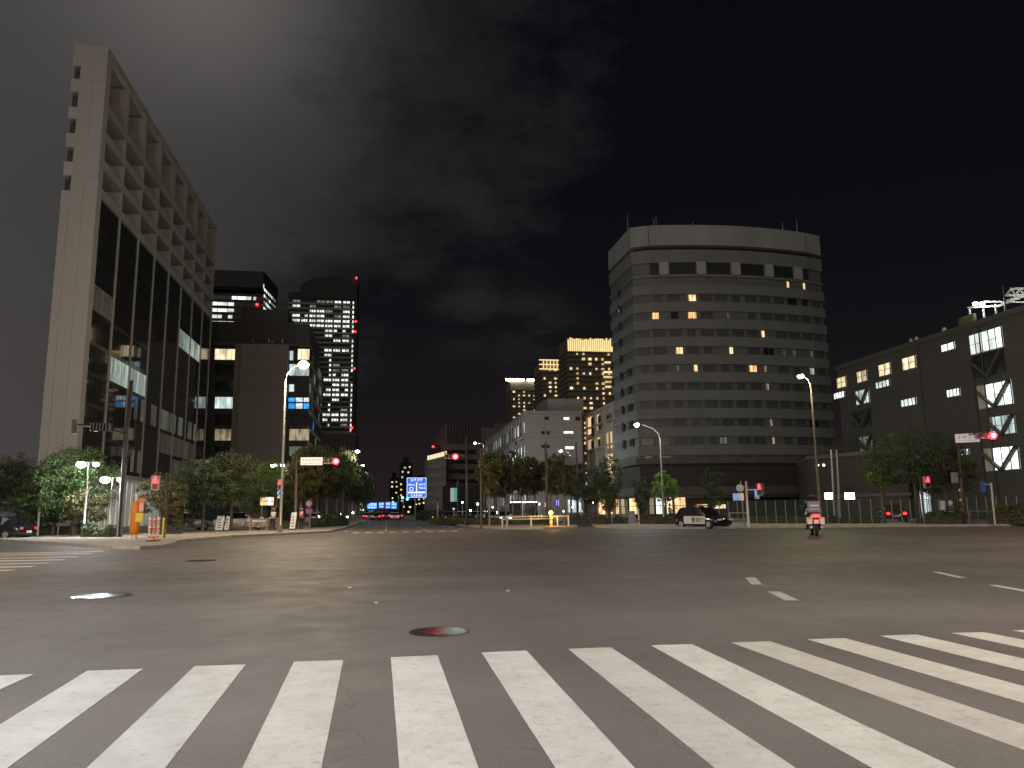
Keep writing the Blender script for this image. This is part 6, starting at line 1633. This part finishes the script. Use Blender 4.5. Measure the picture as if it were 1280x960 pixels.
# motorcycle
def motorcycle():
    p = at_z(1018, 669.5); t = thing('motorcycle', 'delivery motorcycle with red tail light and white side cases, seen from behind', 'motorcycle', (p.x, p.y, 0), face_cam(p)+.12)
    # forward = +y
    def whl(y):
        m = MB(); n = 20; r = .31; m.rings([[(x, q*math.cos(2*PI*k/n), q*math.sin(2*PI*k/n)) for k in range(n)] for q, x in ((r*.86, -.07), (r, -.045), (r, .045), (r*.86, .07))]); o = m.build('wheel', 'tyre', t, loc=(0, y, .31))
        m = MB(); m.rings([[(x, q*math.cos(2*PI*k/n), q*math.sin(2*PI*k/n)) for k in range(n)] for q, x in ((r*.7, -.072), (r*.6, -.076), (r*.6, .076), (r*.7, .072))]); m.build('rim', 'galv', o)
    whl(-.65); whl(.70)
    MB().rings([[(w*math.cos(a), y, z+hh*math.sin(a)) for a in [2*PI*k/10 for k in range(10)]] for y, w, hh, z in ((-.95, .08, .05, .86), (-.75, .17, .10, .83), (-.3, .19, .14, .74), (.05, .2, .18, .66), (.35, .16, .2, .72), (.5, .08, .1, .8))]).build('body', 'sign_white', t, True)
    MB().rings([[(w*math.cos(a), y, z+hh*math.sin(a)) for a in [2*PI*k/10 for k in range(10)]] for y, w, hh, z in ((-.85, .14, .04, .93), (-.4, .17, .06, .90), (.1, .12, .06, .86))]).build('seat', 'black_plastic', t, True)
    MB().rings([[(w*math.cos(a), y, z+hh*math.sin(a)) for a in [2*PI*k/10 for k in range(10)]] for y, w, hh, z in ((.42, .22, .24, .85), (.6, .26, .3, .92), (.74, .14, .2, .95))]).build('fairing', 'sign_white', t, True)
    for s in (-1, 1):
        MB().tube([(s*.08, .7, .31), (s*.09, .55, .95)], .03, 6).build('fork', 'galv', t)
        MB().tube([(s*.1, -.65, .31), (s*.12, -.1, .45)], .03, 6).build('swing_arm', 'dark_metal', t)
        MB().box(.15 if s > 0 else -.33, -.95, .50, .33 if s > 0 else -.15, -.42, .78).build('side_case', 'sign_white', t)
        MB().tube([(s*.1, .5, 1.02), (s*.34, .42, 1.06)], .02, 6).build('handlebar', 'dark_metal', t)
        MB().cbox(s*.36, .46, 1.18, .14, .04, .09).build('mirror', 'black_plastic', t); MB().cbox(s*.22, -.97, .72, .07, .05, .06).build('indicator', 'orange', t)
        MB().tube([(s*.19, -.2, .30), (s*.21, -.95, .38)], [.04, .06], 8).build('exhaust', 'galv', t)
    MB().box(-.15, -1.0, .78, .15, -.95, .90).build('tail_light', 'tail_red', t); MB().box(-.10, -.99, .52, .10, -.975, .68).build('number_plate', 'sign_white', t)
    MB().cbox(0, -.55, .15, .3, .5, .2).build('engine', 'dark_metal', t) if False else MB().box(-.16, -.25, .22, .16, .3, .6).build('engine', 'dark_metal', t)
    MB().box(-.2, -.98, .88, .2, -.55, .93).build('rear_rack', 'dark_metal', t)
    o = t.matrix_basis
    lamp_light((0, -1.15, .84), 3, (1, .06, .04), .05, parent=t)
    bag = thing('delivery_bag', 'grey box backpack with faint lettering on the rider of the motorcycle', 'bag', (p.x, p.y, 0), t.rotation_euler.z)
    MB().rings([[(x*w, y, z) for x, y, z in ((-.24, -.62+.0, zz), (.24, -.62, zz), (.24, -.30, zz), (-.24, -.30, zz))] for zz, w in ((.98, .95), (1.02, 1.0), (1.40, 1.0), (1.44, .94))]).build('bag_body', 'bag_grey', bag)
    MB().box(-.17, -.632, 1.23, .17, -.621, 1.29).build('lettering', 'sign_white', bag); MB().box(-.2, -.63, 1.10, .2, -.6205, 1.12).build('reflective_strip', 'sign_white', bag)
    return t
moto = motorcycle()
def skin_person(name, label, loc, rz, V, E, R, root, mat_body, extra):
    t = thing(name, label, 'person', loc, rz); me = bpy.data.meshes.new('body'); me.from_pydata(V, E, []); o = place('body', me, t); me.materials.append(MATS[mat_body])
    md = o.modifiers.new('skin', 'SKIN'); me.skin_vertices.new() if not me.skin_vertices else None
    for i, r in enumerate(R): me.skin_vertices[0].data[i].radius = (r, r)
    me.skin_vertices[0].data[root].use_root = True
    sb = o.modifiers.new('sub', 'SUBSURF'); sb.levels = 2; sb.render_levels = 2
    dg = bpy.context.evaluated_depsgraph_get(); m2 = bpy.data.meshes.new_from_object(o.evaluated_get(dg)); o.modifiers.clear(); o.data = m2; m2.polygons.foreach_set('use_smooth', [True]*len(m2.polygons))
    extra(t); return t
# rider: seated, leaning forward, +y ahead
V = [(0, -.32, .98), (0, -.24, 1.18), (0, -.14, 1.38), (0, -.08, 1.50), (0, -.06, 1.60),
     (.18, -.13, 1.41), (.26, .08, 1.22), (.32, .38, 1.08), (.33, .46, 1.06), (-.18, -.13, 1.41), (-.26, .08, 1.22), (-.32, .38, 1.08), (-.33, .46, 1.06),
     (.11, -.28, .96), (.24, .12, .82), (.25, -.02, .40), (.25, .12, .32), (-.11, -.28, .96), (-.24, .12, .82), (-.25, -.02, .40), (-.25, .12, .32)]
Ed = [(0, 1), (1, 2), (2, 3), (3, 4), (2, 5), (5, 6), (6, 7), (7, 8), (2, 9), (9, 10), (10, 11), (11, 12), (0, 13), (13, 14), (14, 15), (15, 16), (0, 17), (17, 18), (18, 19), (19, 20)]
Rr = [.15, .14, .16, .07, .07, .075, .06, .045, .035, .075, .06, .045, .035, .10, .085, .06, .05, .10, .085, .06, .05]
def rider_extra(t):
    MB().ball((0, -.04, 1.66), .145, 14, 10, 1.05).build('helmet', 'black_plastic', t, True); MB().box(-.10, .06, 1.60, .10, .105, 1.70).build('visor', 'car_glass', t)
    for s in (-1, 1):
        MB().ball((s*.335, .47, 1.055), .05).build('glove', 'black_plastic', t, True); MB().rings([[(s*.25+w*math.cos(a), y, z+.05*math.sin(a)) for a in [2*PI*k/8 for k in range(8)]] for y, w, z in ((-.06, .045, .31), (.08, .055, .30), (.20, .04, .28))]).build('boot', 'black_plastic', t, True)
        MB().bar((s*.12, -.3, 1.0+.40), (s*.14, -.02, 1.36), .05, .02).build('strap', 'black_plastic', t)
skin_person('person', 'motorcycle rider in dark jacket and helmet wearing a box backpack', (moto.location.x, moto.location.y, 0), moto.rotation_euler.z, V, Ed, Rr, 0, 'cloth_dark', rider_extra)
# pedestrian resting on the wooden rails
for o_ in list(C.objects):
    if o_.name.startswith(('motorcycle', 'delivery_bag')) or (o_.name == 'person' and o_.get('label', '').startswith('motorcycle rider')): o_.scale = (1.2, 1.2, 1.2)
p = at_dist(341, 660, 65.5)
V = [(0, 0, 1.0), (.0, -.02, 1.2), (.02, .02, 1.40), (.03, .0, 1.50), (.04, -.01, 1.58), (.18, .02, 1.40), (.26, -.10, 1.18), (.12, -.26, 1.08), (.07, -.32, 1.08), (-.16, .02, 1.40), (-.26, -.06, 1.18), (-.14, -.24, 1.05), (-.08, -.30, 1.04),
     (.1, 0, .95), (.13, -.06, .5), (.13, 0, .08), (.13, -.14, .04), (-.1, 0, .95), (-.14, .02, .5), (-.15, .08, .08), (-.15, -.06, .04)]
Rp = [.13, .12, .14, .055, .055, .06, .05, .035, .03, .06, .05, .035, .03, .09, .065, .045, .035, .09, .065, .045, .035]
def ped_extra(skin_top):
    def f(t):
        MB().ball((.04, -.02, 1.68), .105, 12, 9, 1.2).build('head', 'skin', t, True); MB().ball((.04, .01, 1.72), .115, 12, 8, 1.0).build('hair', 'black_plastic', t, True)
        MB().rings([[(.0+w*math.cos(a), d*math.sin(a), z) for a in [2*PI*k/12 for k in range(12)]] for w, d, z in ((.19, .14, .93), (.18, .135, 1.15), (.22, .15, 1.36), (.16, .11, 1.47))]).build('shirt', skin_top, t, True)
        for s in (-1, 1):
            MB().ball((.04+s*.04, -.118, 1.70), .014, 6, 5).build('eye', 'black_plastic', t)
        MB().bar((.04, -.125, 1.655), (.04, -.12, 1.69), .02).build('nose', 'skin', t)
    return f
skin_person('person', 'person in a white shirt standing behind the wooden rails', (p.x, p.y, PAVE_Z), .25, V, Ed, Rp, 0, 'cloth_dark', ped_extra('cloth_white'))
p = at_dist(376.5, 662, 68)
skin_person('person', 'person in a pinkish top standing right of the tall pale sign board', (p.x, p.y, PAVE_Z), -.5, V, Ed, Rp, 0, 'cloth_dark', ped_extra('pink'))
p = at_dist(838, 656, 72)
skin_person('person', 'person in light clothes by the hedge left of the police car', (p.x, p.y, PAVE_Z), .8, V, Ed, Rp, 0, 'cloth_dark', ped_extra('cream_wall'))

# other cars
b = at_z(-16, 675); make_car('car', 'dark car cut by the left edge of the photo', 'car', (b.x+.1, b.y+.8, 0), PI-.25, 'car_black', tail=False)
b = at_dist(1116, 652, 74); make_car('car', 'dark parked car with red tail lights behind the right fence', 'car', (b.x, b.y, PAVE_Z), math.atan2(b.y, b.x)+.15, 'car_black', tail=True)
for i, (px, d, pnt, lab) in enumerate(((301, 72, 'car_white', 'white parked car behind the dark round trees'), (231, 74, 'car_silver', 'silver parked car left of the dark round trees'), (404, 96, 'car_white', 'white parked car behind the shaggy left trees'))):
    b = at_dist(px, 660, d); make_car('car', lab, 'car', (b.x, b.y, PAVE_Z), .2+.3*i, pnt)
# queue of cars going away with tail lights on
proto = make_car('car', 'x', 'car', (0, 0, 0), PI/2, 'car_grey', tail=True, group='queue of cars with red tail lights far down the street')
proto_w = make_car('car', 'x', 'car', (0, 0, 0), PI/2, 'car_white', tail=True, group='queue of cars with red tail lights far down the street')
qs = [(462, 160), (472, 158), (482, 162), (492, 157), (459, 175), (468, 178), (478, 174), (488, 180), (497, 176), (465, 200), (474, 204), (483, 198), (492, 206), (470, 230), (479, 236), (488, 228), (498, 240)]
ch = kids()
for i, (px, Yd) in enumerate(qs):
    src = proto if i % 3 else proto_w; o = src if (i == 0 and False) else copy_tree(src, None, ch); p = at_y(px, 645, Yd); Yd2 = Yd+rnd.uniform(-6, 6); o.location = (p.x+rnd.uniform(-.3, .3), Yd2, 0); o.scale.z = rnd.choice((1, 1, 1, 1.1, 1.3))
    rowname = 'front row' if Yd < 165 else 'second row' if Yd < 185 else 'third row' if Yd < 210 else 'farthest row'
    same = sorted([q for q in qs if (q[1] < 165) == (Yd < 165) and (q[1] < 185) == (Yd < 185) and (q[1] < 210) == (Yd < 210)]); k = same.index((px, Yd))
    o['label'] = '%s car, %s from the left, in the %s of the tail-lit queue' % ('grey' if i % 3 else 'white', ('first', 'second', 'third', 'fourth', 'fifth')[k], rowname)
for pr in (proto, proto_w):
    for c in ch.get(pr.name, []):
        for g2 in ch.get(c.name, []): bpy.data.objects.remove(g2)
        bpy.data.objects.remove(c)
    bpy.data.objects.remove(pr)
# oncoming cars beyond the median, headlights glinting
onc = [(562, 110, 'car_grey'), (577, 106, 'car_white'), (594, 112, 'car_silver'), (616, 104, 'car_grey'), (640, 110, 'car_white'), (664, 112, 'car_grey')]
onc += [(570, 130, 'car_white'), (585, 128, 'car_grey'), (604, 126, 'car_white'), (626, 128, 'car_silver'), (650, 124, 'car_grey'), (655, 100, 'car_white'), (629, 96, 'car_grey')]
olab = ['leftmost', 'second', 'third', 'fourth', 'fifth', 'rightmost front', 'farthest left', 'second-row', 'third far', 'fourth far', 'fifth far', 'pale', 'dark']
for i, (px, d, pnt) in enumerate(onc):
    b = at_dist(px, 648, d); make_car('car', olab[i]+' oncoming car from the left with bright headlights behind the median', 'car', (b.x, b.y, 0), -PI/2+.1*(i % 3), pnt, head=True, group='oncoming cars behind the median')
# parked bicycles by the wooden rails
for i, (px, d, lab) in enumerate(((318, 67.5, 'bicycle leaning behind the left end of the wooden rails'), (330, 67.5, 'bicycle parked behind the middle of the wooden rails'))):
    b = at_dist(px, 662, d); t = thing('bicycle', lab, 'bicycle', (b.x, b.y, PAVE_Z), .2)
    for x in (-.5, .5):
        m = MB(); n = 18; m.rings([[(x+(.33+q)*math.cos(2*PI*k/n), y, .33+(.33+q)*math.sin(2*PI*k/n)) for k in range(n)] for q, y in ((-.02, 0), (0, -.02), (.02, 0), (0, .02), (-.02, 0))], False); m.build('wheel', 'tyre', t)
    m = MB(); 
    for a_, b_ in (((-.5, .33), (-.15, .35)), ((-.15, .35), (-.25, .85)), ((-.5, .33), (-.22, .7)), ((-.22, .72), (.35, .78)), ((-.15, .35), (.36, .72)), ((.5, .33), (.34, .95))): m.tube([(a_[0], 0, a_[1]), (b_[0], 0, b_[1])], .018, 6)
    m.build('frame', 'car_silver', t); MB().cbox(-.26, 0, .86, .24, .12, .06).build('saddle', 'black_plastic', t); MB().tube([(.30, -.25, 1.0), (.35, 0, .97), (.30, .25, 1.0)], .015, 6).build('handlebar', 'dark_metal', t); MB().cbox(.52, 0, .82, .3, .35, .24).build('basket', 'galv', t)

# small road studs and litter glints on the asphalt
for i, (px, py) in enumerate(((437, 735), (635, 739), (470, 754))):
    p = at_z(px, py); o = MB().box(-.035, -.02, .001, .035, .02, .016).build('litter', 'sign_white', None, loc=(p.x, p.y, 0)); o.rotation_euler.z = i; tagged(o, ('tiny white scrap on the road left of centre', 'tiny pale scrap on the road near the centre', 'tiny scrap on the asphalt nearest the red-glinting manhole')[i], 'litter')
